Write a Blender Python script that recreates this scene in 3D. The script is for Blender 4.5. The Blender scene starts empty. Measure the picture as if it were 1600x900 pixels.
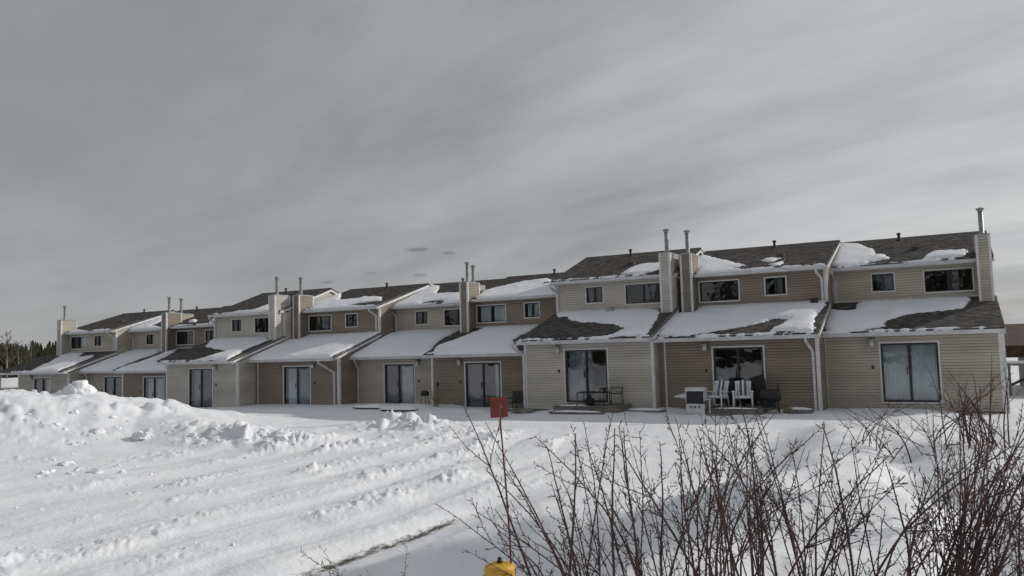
import bpy, math, random
import numpy as np
from mathutils import Vector, Matrix
random.seed(11)
SC = bpy.context.scene
COL = SC.collection
R = math.radians

# ---------------------------------------------------------------- camera
YAW, PITCH, ROLL = 0.5045, 0.0755, 0.0278
EYE = 2.6
cam = bpy.data.cameras.new('camera')
cam.sensor_width = 36.0
cam.lens = 1221.4 / 1600 * 36
cam.clip_start, cam.clip_end = 0.1, 8000
camo = bpy.data.objects.new('camera', cam)
COL.objects.link(camo)
_c, _s, _cp, _sp, _cr, _sr = (math.cos(YAW), math.sin(YAW), math.cos(PITCH), math.sin(PITCH), math.cos(ROLL), math.sin(ROLL))
_f = Vector((-_s * _cp, _c * _cp, _sp))
_r0, _u0 = Vector((_c, _s, 0)), Vector((_s * _sp, -_c * _sp, _cp))
_r, _u = _r0 * _cr - _u0 * _sr, _r0 * _sr + _u0 * _cr
M = Matrix.Identity(4)
for k in range(3):
    M[k][0], M[k][1], M[k][2] = _r[k], _u[k], -_f[k]
M[2][3] = EYE
camo.matrix_world = M
SC.camera = camo

# ---------------------------------------------------------------- sky, sun, exposure
SUN_AZ, SUN_EL = R(43), R(26)
world = bpy.data.worlds.new('World')
SC.world = world
world.use_nodes = True
nt = world.node_tree
nt.nodes.clear()
def N(t, typ, **kw):
    n = t.nodes.new(typ)
    for k, v in kw.items():
        setattr(n, k, v)
    return n
def math_node(t, op, a, b=None, c=None, clamp=False):
    n = t.nodes.new('ShaderNodeMath'); n.operation = op; n.use_clamp = clamp
    for i, v in enumerate((a, b, c)):
        if v is None: continue
        if isinstance(v, (int, float)): n.inputs[i].default_value = v
        else: t.links.new(v, n.inputs[i])
    return n.outputs[0]
sky = N(nt, 'ShaderNodeTexSky', sky_type='NISHITA', sun_disc=False, sun_elevation=SUN_EL, sun_rotation=SUN_AZ)
bg_sky = N(nt, 'ShaderNodeBackground'); bg_sky.inputs['Strength'].default_value = 0.06
nt.links.new(sky.outputs[0], bg_sky.inputs[0])
tc = N(nt, 'ShaderNodeTexCoord')
sep = N(nt, 'ShaderNodeSeparateXYZ'); nt.links.new(tc.outputs['Generated'], sep.inputs[0])
zc = math_node(nt, 'MAXIMUM', sep.outputs[2], 0.0)
den = math_node(nt, 'ADD', zc, 0.16)
px = math_node(nt, 'DIVIDE', sep.outputs[0], den)
py = math_node(nt, 'DIVIDE', sep.outputs[1], den)
comb = N(nt, 'ShaderNodeCombineXYZ'); nt.links.new(px, comb.inputs[0]); nt.links.new(py, comb.inputs[1])
mp0 = N(nt, 'ShaderNodeMapping'); mp0.inputs['Rotation'].default_value = (0, 0, R(16)); nt.links.new(comb.outputs[0], mp0.inputs[0])
mp = N(nt, 'ShaderNodeMapping'); mp.inputs['Scale'].default_value = (0.46, 1.0, 1); mp.inputs['Location'].default_value = (2.3, 1.1, 0)
nt.links.new(mp0.outputs[0], mp.inputs[0])
n1 = N(nt, 'ShaderNodeTexNoise'); n1.inputs['Scale'].default_value = 0.75; n1.inputs['Detail'].default_value = 5; n1.inputs['Roughness'].default_value = 0.5
n1.inputs['Distortion'].default_value = 0.7
nt.links.new(mp.outputs[0], n1.inputs[0])
n2 = N(nt, 'ShaderNodeTexNoise'); n2.inputs['Scale'].default_value = 2.1; n2.inputs['Detail'].default_value = 6; n2.inputs['Roughness'].default_value = 0.55
nt.links.new(mp.outputs[0], n2.inputs[0])
# brightness: a veil that thins towards the sun
sd = (math.sin(SUN_AZ) * math.cos(SUN_EL), math.cos(SUN_AZ) * math.cos(SUN_EL), math.sin(SUN_EL))
dp = N(nt, 'ShaderNodeVectorMath', operation='DOT_PRODUCT'); dp.inputs[1].default_value = sd
nt.links.new(tc.outputs['Generated'], dp.inputs[0])
dpos = math_node(nt, 'MAXIMUM', dp.outputs['Value'], 0.0)
glow = math_node(nt, 'POWER', dpos, 3.2)
glow = math_node(nt, 'MULTIPLY', glow, 0.23)
a1 = math_node(nt, 'MULTIPLY_ADD', n1.outputs['Fac'], 0.46, -0.23)
a2 = math_node(nt, 'MULTIPLY_ADD', n2.outputs['Fac'], 0.24, -0.12)
amp = math_node(nt, 'MULTIPLY_ADD', dpos, 1.25, 0.50)
a12 = math_node(nt, 'MULTIPLY', math_node(nt, 'ADD', a1, a2), amp)
hor = math_node(nt, 'MULTIPLY', math_node(nt, 'SUBTRACT', 1.0, math_node(nt, 'MINIMUM', math_node(nt, 'MULTIPLY', zc, 2.2), 1.0)), 0.035)
val = math_node(nt, 'ADD', math_node(nt, 'ADD', 0.272, a12), math_node(nt, 'ADD', glow, hor))
# a few small dark scraps of cloud low over the roofs
def blob(v, d, sx, sz, amt):
    # v running value; d = azimuth from +Y (left positive), elevation in radians
    az, el = d
    c = Vector((-math.sin(az) * math.cos(el), math.cos(az) * math.cos(el), math.sin(el)))
    h = Vector((math.cos(az), math.sin(az), 0))
    dh = N(nt, 'ShaderNodeVectorMath', operation='DOT_PRODUCT'); dh.inputs[1].default_value = h
    nt.links.new(tc.outputs['Generated'], dh.inputs[0])
    u = math_node(nt, 'MULTIPLY', dh.outputs['Value'], 1 / sx)
    w = math_node(nt, 'MULTIPLY', math_node(nt, 'SUBTRACT', sep.outputs[2], c.z), 1 / sz)
    q = math_node(nt, 'ADD', math_node(nt, 'MULTIPLY', u, u), math_node(nt, 'MULTIPLY', w, w))
    q = math_node(nt, 'ADD', q, math_node(nt, 'MULTIPLY_ADD', n3.outputs['Fac'], 2.6, -1.3))
    m = math_node(nt, 'SUBTRACT', 1.0, q, clamp=True)
    m = math_node(nt, 'MULTIPLY', math_node(nt, 'POWER', m, 1.3), amt)
    return math_node(nt, 'SUBTRACT', v, m)
n3 = N(nt, 'ShaderNodeTexNoise'); n3.inputs['Scale'].default_value = 55; n3.inputs['Detail'].default_value = 3
nt.links.new(tc.outputs['Generated'], n3.inputs[0])
for d, sx, sz, amt in (((.625, .127), .017, .0032, .10), ((.585, .122), .012, .0028, .07), ((.685, .098), .011, .0022, .07), ((.623, .094), .012, .0030, .08), ((.737, .087), .010, .0020, .07), ((.79, .090), .009, .0012, .03)):
    val = blob(val, d, sx, sz, amt)
ramp = N(nt, 'ShaderNodeValToRGB')
ramp.color_ramp.elements[0].position = 0.12; ramp.color_ramp.elements[0].color = (0.112, 0.120, 0.130, 1)
ramp.color_ramp.elements[1].position = 0.62; ramp.color_ramp.elements[1].color = (0.62, 0.62, 0.61, 1)
e = ramp.color_ramp.elements.new(0.27); e.color = (0.276, 0.283, 0.288, 1)
e = ramp.color_ramp.elements.new(0.40); e.color = (0.410, 0.416, 0.428, 1)
nt.links.new(val, ramp.inputs[0])
bg_c = N(nt, 'ShaderNodeBackground'); nt.links.new(ramp.outputs[0], bg_c.inputs[0])
mixw = N(nt, 'ShaderNodeMixShader'); thin = math_node(nt, 'MULTIPLY', math_node(nt, 'MULTIPLY', math_node(nt, 'SUBTRACT', 0.49, n1.outputs['Fac']), 7.0, clamp=True), math_node(nt, 'MULTIPLY_ADD', zc, -2.6, 1.0, clamp=True))
nt.links.new(math_node(nt, 'MULTIPLY_ADD', thin, -0.14, 0.95), mixw.inputs[0])
nt.links.new(bg_sky.outputs[0], mixw.inputs[1]); nt.links.new(bg_c.outputs[0], mixw.inputs[2])
wo = N(nt, 'ShaderNodeOutputWorld'); nt.links.new(mixw.outputs[0], wo.inputs[0])

sun = bpy.data.lights.new('sun', 'SUN'); sun.energy = 2.2; sun.angle = R(1.2); sun.color = (1.0, 0.95, 0.88)
suno = bpy.data.objects.new('sun', sun); COL.objects.link(suno)
suno.rotation_euler = Vector(sd).to_track_quat('Z', 'Y').to_euler()

SC.view_settings.view_transform = 'Standard'
SC.view_settings.look = 'None'
SC.view_settings.exposure = 0.24
SC.view_settings.gamma = 1.0
SC.render.engine = 'CYCLES'
SC.cycles.max_bounces = 7
SC.cycles.diffuse_bounces = 4
SC.cycles.transparent_max_bounces = 8
SC.cycles.use_denoising = True

# ---------------------------------------------------------------- materials
def mat(name, col, rough=0.7, metal=0.0, nscale=None, namt=0.15, bump=0.0, bscale=None, spec=0.5, attr=False, col2=None, stretch=(1, 1, 1)):
    m = bpy.data.materials.new(name); m.use_nodes = True
    t = m.node_tree; b = t.nodes['Principled BSDF']
    b.inputs['Roughness'].default_value = rough; b.inputs['Metallic'].default_value = metal
    b.inputs['Specular IOR Level'].default_value = spec
    if nscale is None and not attr:
        b.inputs['Base Color'].default_value = (*col, 1)
    else:
        co = N(t, 'ShaderNodeTexCoord'); mpn = N(t, 'ShaderNodeMapping'); mpn.inputs['Scale'].default_value = stretch
        t.links.new(co.outputs['Object'], mpn.inputs[0])
        n = N(t, 'ShaderNodeTexNoise'); n.inputs['Scale'].default_value = nscale or 3; n.inputs['Detail'].default_value = 6
        t.links.new(mpn.outputs[0], n.inputs[0])
        r = N(t, 'ShaderNodeValToRGB'); c2 = col2 or tuple(c * (1 - namt * 2) for c in col); c1 = col if col2 else tuple(min(1, c * (1 + namt)) for c in col)
        r.color_ramp.elements[0].position = 0.32; r.color_ramp.elements[0].color = (*c2, 1)
        r.color_ramp.elements[1].position = 0.68; r.color_ramp.elements[1].color = (*c1, 1)
        t.links.new(n.outputs['Fac'], r.inputs[0])
        out = r.outputs[0]
        if attr:
            at = N(t, 'ShaderNodeAttribute'); at.attribute_name = 'tone'
            mx = N(t, 'ShaderNodeMix', data_type='RGBA', blend_type='MULTIPLY'); mx.inputs[0].default_value = 1
            t.links.new(out, mx.inputs[6]); t.links.new(at.outputs['Color'], mx.inputs[7]); out = mx.outputs[2]
        t.links.new(out, b.inputs['Base Color'])
        if bump:
            n2_ = N(t, 'ShaderNodeTexNoise'); n2_.inputs['Scale'].default_value = bscale or (nscale or 3) * 8; n2_.inputs['Detail'].default_value = 4
            t.links.new(co.outputs['Object'], n2_.inputs[0])
            bp = N(t, 'ShaderNodeBump'); bp.inputs['Strength'].default_value = bump; bp.inputs['Distance'].default_value = 0.02
            t.links.new(n2_.outputs['Fac'], bp.inputs['Height']); t.links.new(bp.outputs[0], b.inputs['Normal'])
    return m

SIDE_GREY = mat('siding_greige', (0.505, 0.475, 0.432), 0.55, nscale=.8, namt=0.10, stretch=(.5, .5, 2.2))
SIDE_BEIGE = mat('siding_beige', (0.455, 0.413, 0.362), 0.55, nscale=.8, namt=0.10, stretch=(.5, .5, 2.2))
SIDE_TAN = mat('siding_tan', (0.250, 0.207, 0.170), 0.55, nscale=.8, namt=0.10, stretch=(.5, .5, 2.2))
TRIM = mat('white_trim', (0.66, 0.66, 0.66), 0.45, nscale=4, namt=0.07)
GUTTER = mat('white_aluminium', (0.60, 0.61, 0.63), 0.4, nscale=2.2, namt=0.10, stretch=(1, 1, 4))
DARK = mat('bronze_frame', (0.022, 0.020, 0.021), 0.4)
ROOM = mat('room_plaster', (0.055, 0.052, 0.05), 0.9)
CURT = mat('sheer_curtain', (0.82, 0.87, 0.90), 0.9, nscale=.8, namt=0.12, stretch=(1, 1, 1))
CURT_GREY = mat('grey_curtain', (0.46, 0.48, 0.54), 0.9, nscale=.8, namt=0.15, stretch=(1, 1, 1))
CURT_WHITE = mat('white_curtain', (0.78, 0.80, 0.80), 0.9, nscale=1, namt=0.06)
SHINGLE = mat('asphalt_shingle', (0.090, 0.083, 0.079), 0.95, nscale=6, namt=0.22, bump=0.5, bscale=60, attr=True)
FLUE = mat('galvanised_steel', (0.36, 0.38, 0.37), 0.45, metal=0.5, nscale=6, namt=0.15)
CONC = mat('concrete', (0.22, 0.21, 0.19), 0.9, nscale=5, namt=0.25, bump=0.3)
WOOD = mat('weathered_wood', (0.20, 0.185, 0.165), 0.85, nscale=7, namt=0.3, bump=0.3, stretch=(.4, 4, 4))
BLACK = mat('black_metal', (0.016, 0.016, 0.018), 0.5)
BLACKC = mat('black_cover', (0.02, 0.02, 0.022), 0.8, nscale=5, namt=0.3, bump=0.6, bscale=9)
WHITEP = mat('white_plastic', (0.62, 0.64, 0.65), 0.5, nscale=5, namt=0.1)
BLUESTR = mat('blue_grey_stripe', (0.10, 0.12, 0.17), 0.8)
REDP = mat('faded_red_paint', (0.235, 0.048, 0.040), 0.6, nscale=14, namt=0.16)
REDROD = mat('red_fibreglass', (0.16, 0.020, 0.025), 0.5, nscale=14, namt=0.2)
REDD = mat('dark_red_plastic', (0.16, 0.02, 0.02), 0.5)
YEL = mat('hydrant_yellow', (0.80, 0.47, 0.045), 0.5, nscale=16, namt=0.18, bump=0.25, bscale=50, col2=(0.58, 0.30, 0.03))
LAMPG = mat('frosted_lamp_glass', (0.55, 0.55, 0.52), 0.3)
BARK = mat('red_brown_bark', (0.100, 0.040, 0.034), 0.5, nscale=5, namt=0.4, col2=(0.036, 0.024, 0.024))
STRAW = mat('dry_straw', (0.30, 0.23, 0.13), 0.9, nscale=9, namt=0.3)
NEEDLE = mat('spruce_needles', (0.030, 0.040, 0.020), 0.9, nscale=0.8, namt=0.35, col2=(0.060, 0.052, 0.030))
TRUNKM = mat('grey_bark', (0.10, 0.085, 0.07), 0.9, nscale=4, namt=0.3)
ASPEN = mat('pale_aspen_bark', (0.24, 0.22, 0.20), 0.9, nscale=4, namt=0.25)
BROWNR = mat('brown_house_paint', (0.060, 0.035, 0.026), 0.8, nscale=3, namt=0.3)
GREYW = mat('grey_house_wall', (0.20, 0.20, 0.20), 0.8, nscale=2, namt=0.2)

def glass():
    m = bpy.data.materials.new('window_glass'); m.use_nodes = True
    t = m.node_tree; t.nodes.clear()
    o = N(t, 'ShaderNodeOutputMaterial'); mx = N(t, 'ShaderNodeMixShader')
    tr = N(t, 'ShaderNodeBsdfTransparent'); tr.inputs[0].default_value = (0.92, 0.96, 0.97, 1)
    gl = N(t, 'ShaderNodeBsdfGlossy'); gl.inputs['Roughness'].default_value = 0.03; gl.inputs[0].default_value = (0.95, 0.97, 1, 1)
    fr = N(t, 'ShaderNodeFresnel'); fr.inputs[0].default_value = 1.95
    co = N(t, 'ShaderNodeTexCoord'); n = N(t, 'ShaderNodeTexNoise'); n.inputs['Scale'].default_value = 1.4
    t.links.new(co.outputs['Object'], n.inputs[0])
    bp = N(t, 'ShaderNodeBump'); bp.inputs['Strength'].default_value = 0.25; bp.inputs['Distance'].default_value = 0.03
    t.links.new(n.outputs['Fac'], bp.inputs['Height']); t.links.new(bp.outputs[0], gl.inputs['Normal'])
    t.links.new(fr.outputs[0], mx.inputs[0]); t.links.new(tr.outputs[0], mx.inputs[1]); t.links.new(gl.outputs[0], mx.inputs[2])
    t.links.new(mx.outputs[0], o.inputs[0])
    return m
GLASS = glass()

def snow_mat(name, ground=False):
    m = bpy.data.materials.new(name); m.use_nodes = True
    t = m.node_tree; b = t.nodes['Principled BSDF']
    b.inputs['Roughness'].default_value = 0.55; b.inputs['Specular IOR Level'].default_value = 0.25
    geo = N(t, 'ShaderNodeNewGeometry')
    na = N(t, 'ShaderNodeTexNoise'); na.inputs['Scale'].default_value = 0.9; na.inputs['Detail'].default_value = 6
    t.links.new(geo.outputs['Position'], na.inputs[0])
    r = N(t, 'ShaderNodeValToRGB')
    r.color_ramp.elements[0].position = 0.3; r.color_ramp.elements[0].color = (0.78, 0.81, 0.86, 1)
    r.color_ramp.elements[1].position = 0.65; r.color_ramp.elements[1].color = (0.86, 0.88, 0.91, 1)
    t.links.new(na.outputs['Fac'], r.inputs[0]); col = r.outputs[0]
    if ground:
        at = N(t, 'ShaderNodeAttribute'); at.attribute_name = 'dirt'
        nd = N(t, 'ShaderNodeTexNoise'); nd.inputs['Scale'].default_value = 5; nd.inputs['Detail'].default_value = 8; nd.inputs['Roughness'].default_value = 0.7
        mpn = N(t, 'ShaderNodeMapping'); mpn.inputs['Scale'].default_value = (2.0, 0.8, 1)
        t.links.new(geo.outputs['Position'], mpn.inputs[0]); t.links.new(mpn.outputs[0], nd.inputs[0])
        s_ = math_node(t, 'ADD', at.outputs['Fac'], math_node(t, 'MULTIPLY_ADD', nd.outputs['Fac'], 2.4, -1.75))
        s_ = math_node(t, 'MULTIPLY', s_, 2.2, clamp=True)
        s_ = math_node(t, 'MULTIPLY', s_, math_node(t, 'MULTIPLY', at.outputs['Fac'], 3.0, clamp=True))
        nc = N(t, 'ShaderNodeTexNoise'); nc.inputs['Scale'].default_value = 30; t.links.new(geo.outputs['Position'], nc.inputs[0])
        rd = N(t, 'ShaderNodeValToRGB'); rd.color_ramp.elements[0].color = (0.035, 0.026, 0.02, 1); rd.color_ramp.elements[1].color = (0.15, 0.13, 0.095, 1)
        rd.color_ramp.elements[0].position = 0.35; rd.color_ramp.elements[1].position = 0.65
        t.links.new(nc.outputs['Fac'], rd.inputs[0])
        mx = N(t, 'ShaderNodeMix', data_type='RGBA'); t.links.new(s_, mx.inputs[0]); t.links.new(col, mx.inputs[6]); t.links.new(rd.outputs[0], mx.inputs[7]); col = mx.outputs[2]
    t.links.new(col, b.inputs['Base Color'])
    nb = N(t, 'ShaderNodeTexNoise'); nb.inputs['Scale'].default_value = 14; nb.inputs['Detail'].default_value = 7; nb.inputs['Roughness'].default_value = 0.65
    t.links.new(geo.outputs['Position'], nb.inputs[0])
    bp = N(t, 'ShaderNodeBump'); bp.inputs['Strength'].default_value = 0.55; bp.inputs['Distance'].default_value = 0.035
    t.links.new(nb.outputs['Fac'], bp.inputs['Height']); t.links.new(bp.outputs[0], b.inputs['Normal'])
    return m
SNOWG = snow_mat('ground_snow', True)
SNOW = snow_mat('snow')

# ---------------------------------------------------------------- mesh helpers
class MB:
    def __init__(self): self.v = []; self.f = []; self.m = []; self.tone = None
    def quad(self, *p, m=0):
        b = len(self.v); self.v += [tuple(q) for q in p]; self.f.append(tuple(range(b, b + len(p)))); self.m.append(m)
    def box(self, x0, y0, z0, x1, y1, z1, m=0):
        b = len(self.v)
        self.v += [(x0, y0, z0), (x1, y0, z0), (x1, y1, z0), (x0, y1, z0), (x0, y0, z1), (x1, y0, z1), (x1, y1, z1), (x0, y1, z1)]
        for q in ((0, 3, 2, 1), (4, 5, 6, 7), (0, 1, 5, 4), (1, 2, 6, 5), (2, 3, 7, 6), (3, 0, 4, 7)):
            self.f.append(tuple(b + i for i in q)); self.m.append(m)
        return self
    def prism(self, prof, axis, a, b_, m=0):
        # prof: list of 2-D points; axis 'x': (y,z) extruded along x ; axis 'y': (x,z) along y ; 'z': (x,y) along z
        n = len(prof); b = len(self.v)
        for t in (a, b_):
            for p, q in prof:
                self.v.append((t, p, q) if axis == 'x' else (p, t, q) if axis == 'y' else (p, q, t))
        self.f.append(tuple(b + i for i in range(n))); self.f.append(tuple(b + n + i for i in reversed(range(n)))); self.m += [m, m]
        for i in range(n):
            j = (i + 1) % n; self.f.append((b + i, b + j, b + n + j, b + n + i)); self.m.append(m)
        return self
    def tube(self, pts, rad, n=8, m=0, cap=True):
        pts = [Vector(p) for p in pts]
        if not hasattr(rad, '__len__'): rad = [rad] * len(pts)
        b = len(self.v); t0 = (pts[1] - pts[0]).normalized()
        a = Vector((0, 0, 1)) if abs(t0.z) < .9 else Vector((1, 0, 0))
        side = t0.cross(a).normalized()
        for i, p in enumerate(pts):
            t = (pts[min(i + 1, len(pts) - 1)] - pts[max(i - 1, 0)]).normalized()
            side = (side - t * side.dot(t)).normalized(); up = t.cross(side)
            for k in range(n):
                an = 2 * math.pi * k / n
                self.v.append(tuple(p + (side * math.cos(an) + up * math.sin(an)) * rad[i]))
        for i in range(len(pts) - 1):
            for k in range(n):
                l = (k + 1) % n
                self.f.append((b + i * n + k, b + i * n + l, b + (i + 1) * n + l, b + (i + 1) * n + k)); self.m.append(m)
        if cap and n > 2:
            self.f.append(tuple(b + k for k in reversed(range(n)))); self.f.append(tuple(b + (len(pts) - 1) * n + k for k in range(n))); self.m += [m, m]
        return self
    def lathe(self, prof, c=(0, 0, 0), n=16, m=0, ax='z'):
        b = len(self.v)
        for r_, h in prof:
            for k in range(n):
                an = 2 * math.pi * k / n; p, q = r_ * math.cos(an), r_ * math.sin(an)
                d = (p, q, h) if ax == 'z' else (p, h, q) if ax == 'y' else (h, p, q)
                self.v.append((c[0] + d[0], c[1] + d[1], c[2] + d[2]))
        for i in range(len(prof) - 1):
            for k in range(n):
                l = (k + 1) % n; self.f.append((b + i * n + k, b + i * n + l, b + (i + 1) * n + l, b + (i + 1) * n + k)); self.m.append(m)
        self.f.append(tuple(b + k for k in reversed(range(n)))); self.f.append(tuple(b + (len(prof) - 1) * n + k for k in range(n))); self.m += [m, m]
        return self
    def build(self, name, mats, parent=None, smooth=False, kind=None, label=None, loc=None):
        me = bpy.data.meshes.new(name); me.from_pydata(self.v, [], self.f)
        mats = mats if isinstance(mats, (list, tuple)) else [mats]
        for q in mats: me.materials.append(q)
        if len(mats) > 1: me.polygons.foreach_set('material_index', self.m)
        if smooth: me.polygons.foreach_set('use_smooth', [True] * len(me.polygons))
        if self.tone:
            at = me.color_attributes.new('tone', 'FLOAT_COLOR', 'CORNER')
            arr = []
            for f_, t_ in zip(self.f, self.tone): arr += [t_[0], t_[1], t_[2], 1.0] * len(f_)
            at.data.foreach_set('color', arr)
        me.update()
        return link(name, me, parent, kind, label, loc)
def link(name, me, parent=None, kind=None, label=None, loc=None):
    o = bpy.data.objects.new(name, me); COL.objects.link(o)
    if parent is not None: o.parent = parent
    if kind: o['kind'] = kind
    if label: o['label'] = label
    if loc is not None: o.location = loc
    return o
def tag(o, label, cat, group=None):
    o['label'] = label; o['category'] = cat
    if group: o['group'] = group
    return o
def thing(name, label, cat, loc=(0, 0, 0), rz=0.0, group=None):
    o = bpy.data.objects.new(name, None); o.empty_display_size = 0.3; COL.objects.link(o)
    o.location = loc; o.rotation_euler = (0, 0, rz)
    return tag(o, label, cat, group)
def copy_tree(o, parent=None):
    c = o.copy(); COL.objects.link(c)
    if parent is not None: c.parent = parent
    for ch in list(o.children): copy_tree(ch, c)
    return c

# numpy noise
_rng = np.random.RandomState(3)
_T = _rng.rand(256, 256)
def vnoise(x, y):
    xi, yi = np.floor(x).astype(int), np.floor(y).astype(int); fx, fy = x - xi, y - yi
    fx, fy = fx * fx * (3 - 2 * fx), fy * fy * (3 - 2 * fy)
    g = lambda a, b: _T[a & 255, b & 255]
    return (g(xi, yi) * (1 - fx) + g(xi + 1, yi) * fx) * (1 - fy) + (g(xi, yi + 1) * (1 - fx) + g(xi + 1, yi + 1) * fx) * fy * 1.0
def fbm(x, y, o=4, g=0.5):
    s, a, t = 0, 1.0, 0
    for k in range(o):
        s = s + a * vnoise(x * 2 ** k + 17.3 * k, y * 2 ** k + 9.1 * k); t += a; a *= g
    return s / t - 0.5
def ridged(x, y, o=4):
    s, a, t = 0, 1.0, 0
    for k in range(o):
        s = s + a * (1 - np.abs(2 * vnoise(x * 2 ** k + 31.7 * k, y * 2 ** k + 5.3 * k) - 1)); t += a; a *= 0.55
    return s / t
def sstep(a, b, x):
    t = np.clip((x - a) / (b - a), 0, 1); return t * t * (3 - 2 * t)

def cells(x, y):
    """returns (random value of the nearest cell, edge distance)"""
    xi, yi = np.floor(x).astype(int), np.floor(y).astype(int); d1 = np.full(x.shape, 9.0); d2 = d1.copy(); v = np.zeros(x.shape)
    for a in (-1, 0, 1):
        for b in (-1, 0, 1):
            gx, gy = xi + a, yi + b; jx, jy = _T[gx & 255, gy & 255], _T[(gx + 57) & 255, (gy + 131) & 255]
            d = np.hypot(gx + jx - x, gy + jy - y); r_ = _T[(gx + 91) & 255, (gy + 33) & 255]
            n = d < d1; d2 = np.where(n, d1, np.minimum(d2, d)); v = np.where(n, r_, v); d1 = np.minimum(d1, d)
    return v, d2 - d1
def blocks(x, y):
    x = x + .35 * fbm(x * 1.3, y * 1.3, 3); v, e = cells(x, y)
    return np.maximum(0, v - .35) * 1.5 * sstep(.02, .34, e)

# ---------------------------------------------------------------- ground: one snow sheet to the horizon
BANK = [(-42, 6, 1.0), (-35, 10.5, 1.45), (-30.5, 13.6, 1.55), (-28.3, 15.2, 1.55), (-27.5, 16.2, 1.42), (-26.4, 17.8, 1.10), (-24, 17.6, 0.72), (-20.5, 17.2, 0.44), (-16.5, 17.0, 0.16)]
RIDGES = [(-7.5, .05, .0), (-8.9, .10, .02), (-10.6, .14, .012), (-12.3, .09, -.02), (-13.9, .13, -.035), (-15.7, .12, .02), (-17.8, .15, -.05), (-20.3, .10, .0)]
def ground(x, y):
    x = np.asarray(x, float); y = np.asarray(y, float)
    z = 0.04 + 0 * x
    z = z - 0.20 * sstep(-30, -41, x) * sstep(10, 26, y) - 0.10 * sstep(-9, 0, x) * sstep(23, 28, y)
    near = np.exp(-((x + 5) ** 2 + (y - 15) ** 2) / 60 ** 2)
    z = z + fbm(x / 7, y / 7, 3) * 0.22 * near
    work = sstep(24.5, 20, y) * sstep(-40, -30, x)          # ploughed zone
    # big bank
    bank = 0 * x
    for (x0, y0, h0), (x1, y1, h1) in zip(BANK[:-1], BANK[1:]):
        dx, dy = x1 - x0, y1 - y0; t = np.clip(((x - x0) * dx + (y - y0) * dy) / (dx * dx + dy * dy), 0, 1)
        h = h0 + (h1 - h0) * t; d = np.hypot(x - x0 - t * dx, y - y0 - t * dy)
        side = ((x - x0) * dy - (y - y0) * dx) > 0            # camera side is the long slope
        w = np.where(side, 1.3 + 2.3 * h, 1.0 + 1.0 * h)
        bank = np.maximum(bank, h * np.exp(-(d / w) ** 2))
    bn = ridged(x / 2.3 + 4, y / 2.3, 4) - 0.55
    z = z + bank * (1 + 0.42 * bn) + sstep(0.15, 0.8, bank) * (.16 * fbm(x * 1.1, y * 1.1, 4) + .26 * sstep(.0, .22, fbm(x / 2 + 40, y / 2, 3)) * blocks(x * 1.1, y * 1.1) + .12 * sstep(-.02, .2, fbm(x / 1.5 + 9, y / 1.5, 3)) * blocks(x * 2.7, y * 2.7))
    # plough ridges running away from the camera
    wob = fbm(y / 5, x * 0 + 3.3, 3) * 0.9 - .018 * np.maximum(0, y - 13) ** 2
    zr = 0 * x
    for k, (rx, rh, sl) in enumerate(RIDGES):
        on = sstep(-0.06, 0.20, fbm(y / 1.7 + 11 * k, x * 0 + k, 3))
        d = x - rx - sl * (y - 12) - wob * (.6 + .2 * (k % 3)) - .22 * fbm(x * 0 + k, y * .9, 3)
        fade = sstep(22, 18, y) * (0.15 + on)
        zr = zr + rh * fade * np.exp(-(np.abs(d) / .30) ** 1.5) * (.22 + 0.8 * blocks(x * 4.2, y * 3.2) + 1.0 * blocks(x * 8, y * 7) + .5 * ridged(x * 3, y * 2, 3))
        zr = zr + .25 * rh * fade * np.exp(-(np.abs(d - .25) / .8) ** 2)
        zr = zr - 0.022 * np.exp(-((d - 0.8) / 0.18) ** 2) * sstep(22, 18, y) + 0.008 * np.sin(d * 17 + 2 * wob) * np.exp(-((d - .8) / .55) ** 2) * sstep(22, 18, y)
    z = z + zr * (.45 + .75 * sstep(-.1, .15, fbm(x / 4 + 2, y / 4 + 6, 3)))
    for k, (rx, w_, dp) in enumerate(((-8.2, .30, .035), (-9.9, .28, .04), (-11.6, .42, .03), (-14.9, .50, .05), (-17.0, .40, .03))):
        z = z - dp * np.exp(-(np.abs(x - rx - wob * 1.1 - .3 * fbm(y / 3 + k * 4, x * 0, 3)) / w_) ** 4) * sstep(23, 18, y)
    rough = work * sstep(-6.4, -7.4, x)
    lump = sstep(0.10, 0.30, fbm(x / 1.9 + 7, y / 4.5, 4))
    lump2 = sstep(0.06, 0.26, fbm(x / 1.3 + 3, y / 3.4 + 9, 4))
    z = z + rough * (.09 * lump * blocks(x * 2.6, y * 2.2) + .05 * lump2 * blocks(x * 5.5, y * 4.5)) + rough * .03 * np.maximum(0, ridged(x * 1.3, y * .6, 5) - .5)
    z = z + rough * 0.028 * fbm(x * 3.5, y * 0.9, 4)
    # rough heaps
    for cx, cy, rx, ry, h in ((-18.2, 16.4, 2.4, 1.1, .22), (-15.2, 21.0, 1.5, 1.0, .30), (-16.8, 21.4, 1.5, .8, .2), (-12.4, 20.0, 1.0, 1.0, .10)):
        g = np.exp(-((x - cx) / rx) ** 2 - ((y - cy) / ry) ** 2)
        z = z + h * g * (0.30 + 1.1 * blocks(x * 1.9, y * 1.7) + .5 * blocks(x * 4.3 + 5, y * 4) + .6 * np.maximum(0, ridged(x * 1.5, y * 1.5, 4) - 0.35))
    z = z + .36 * np.maximum(0, fbm(x / 1.7 + 5, y / 1.5, 4)) * sstep(25, 27.2, y) * sstep(-26, -22, x) * sstep(31, 29, y)
    z = z + .11 * sstep(24.5, 26.5, y) * sstep(-15, -13, x) * sstep(1, -1, x)
    # crest of bright snow in front of the shaded strip by the houses
    z = z + 0.12 * np.exp(-((y - 22.6 - 0.6 * fbm(x / 4, y * 0, 2)) / 1.2) ** 2) * sstep(-17, -13, x) * sstep(-4, -7, x)
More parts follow.
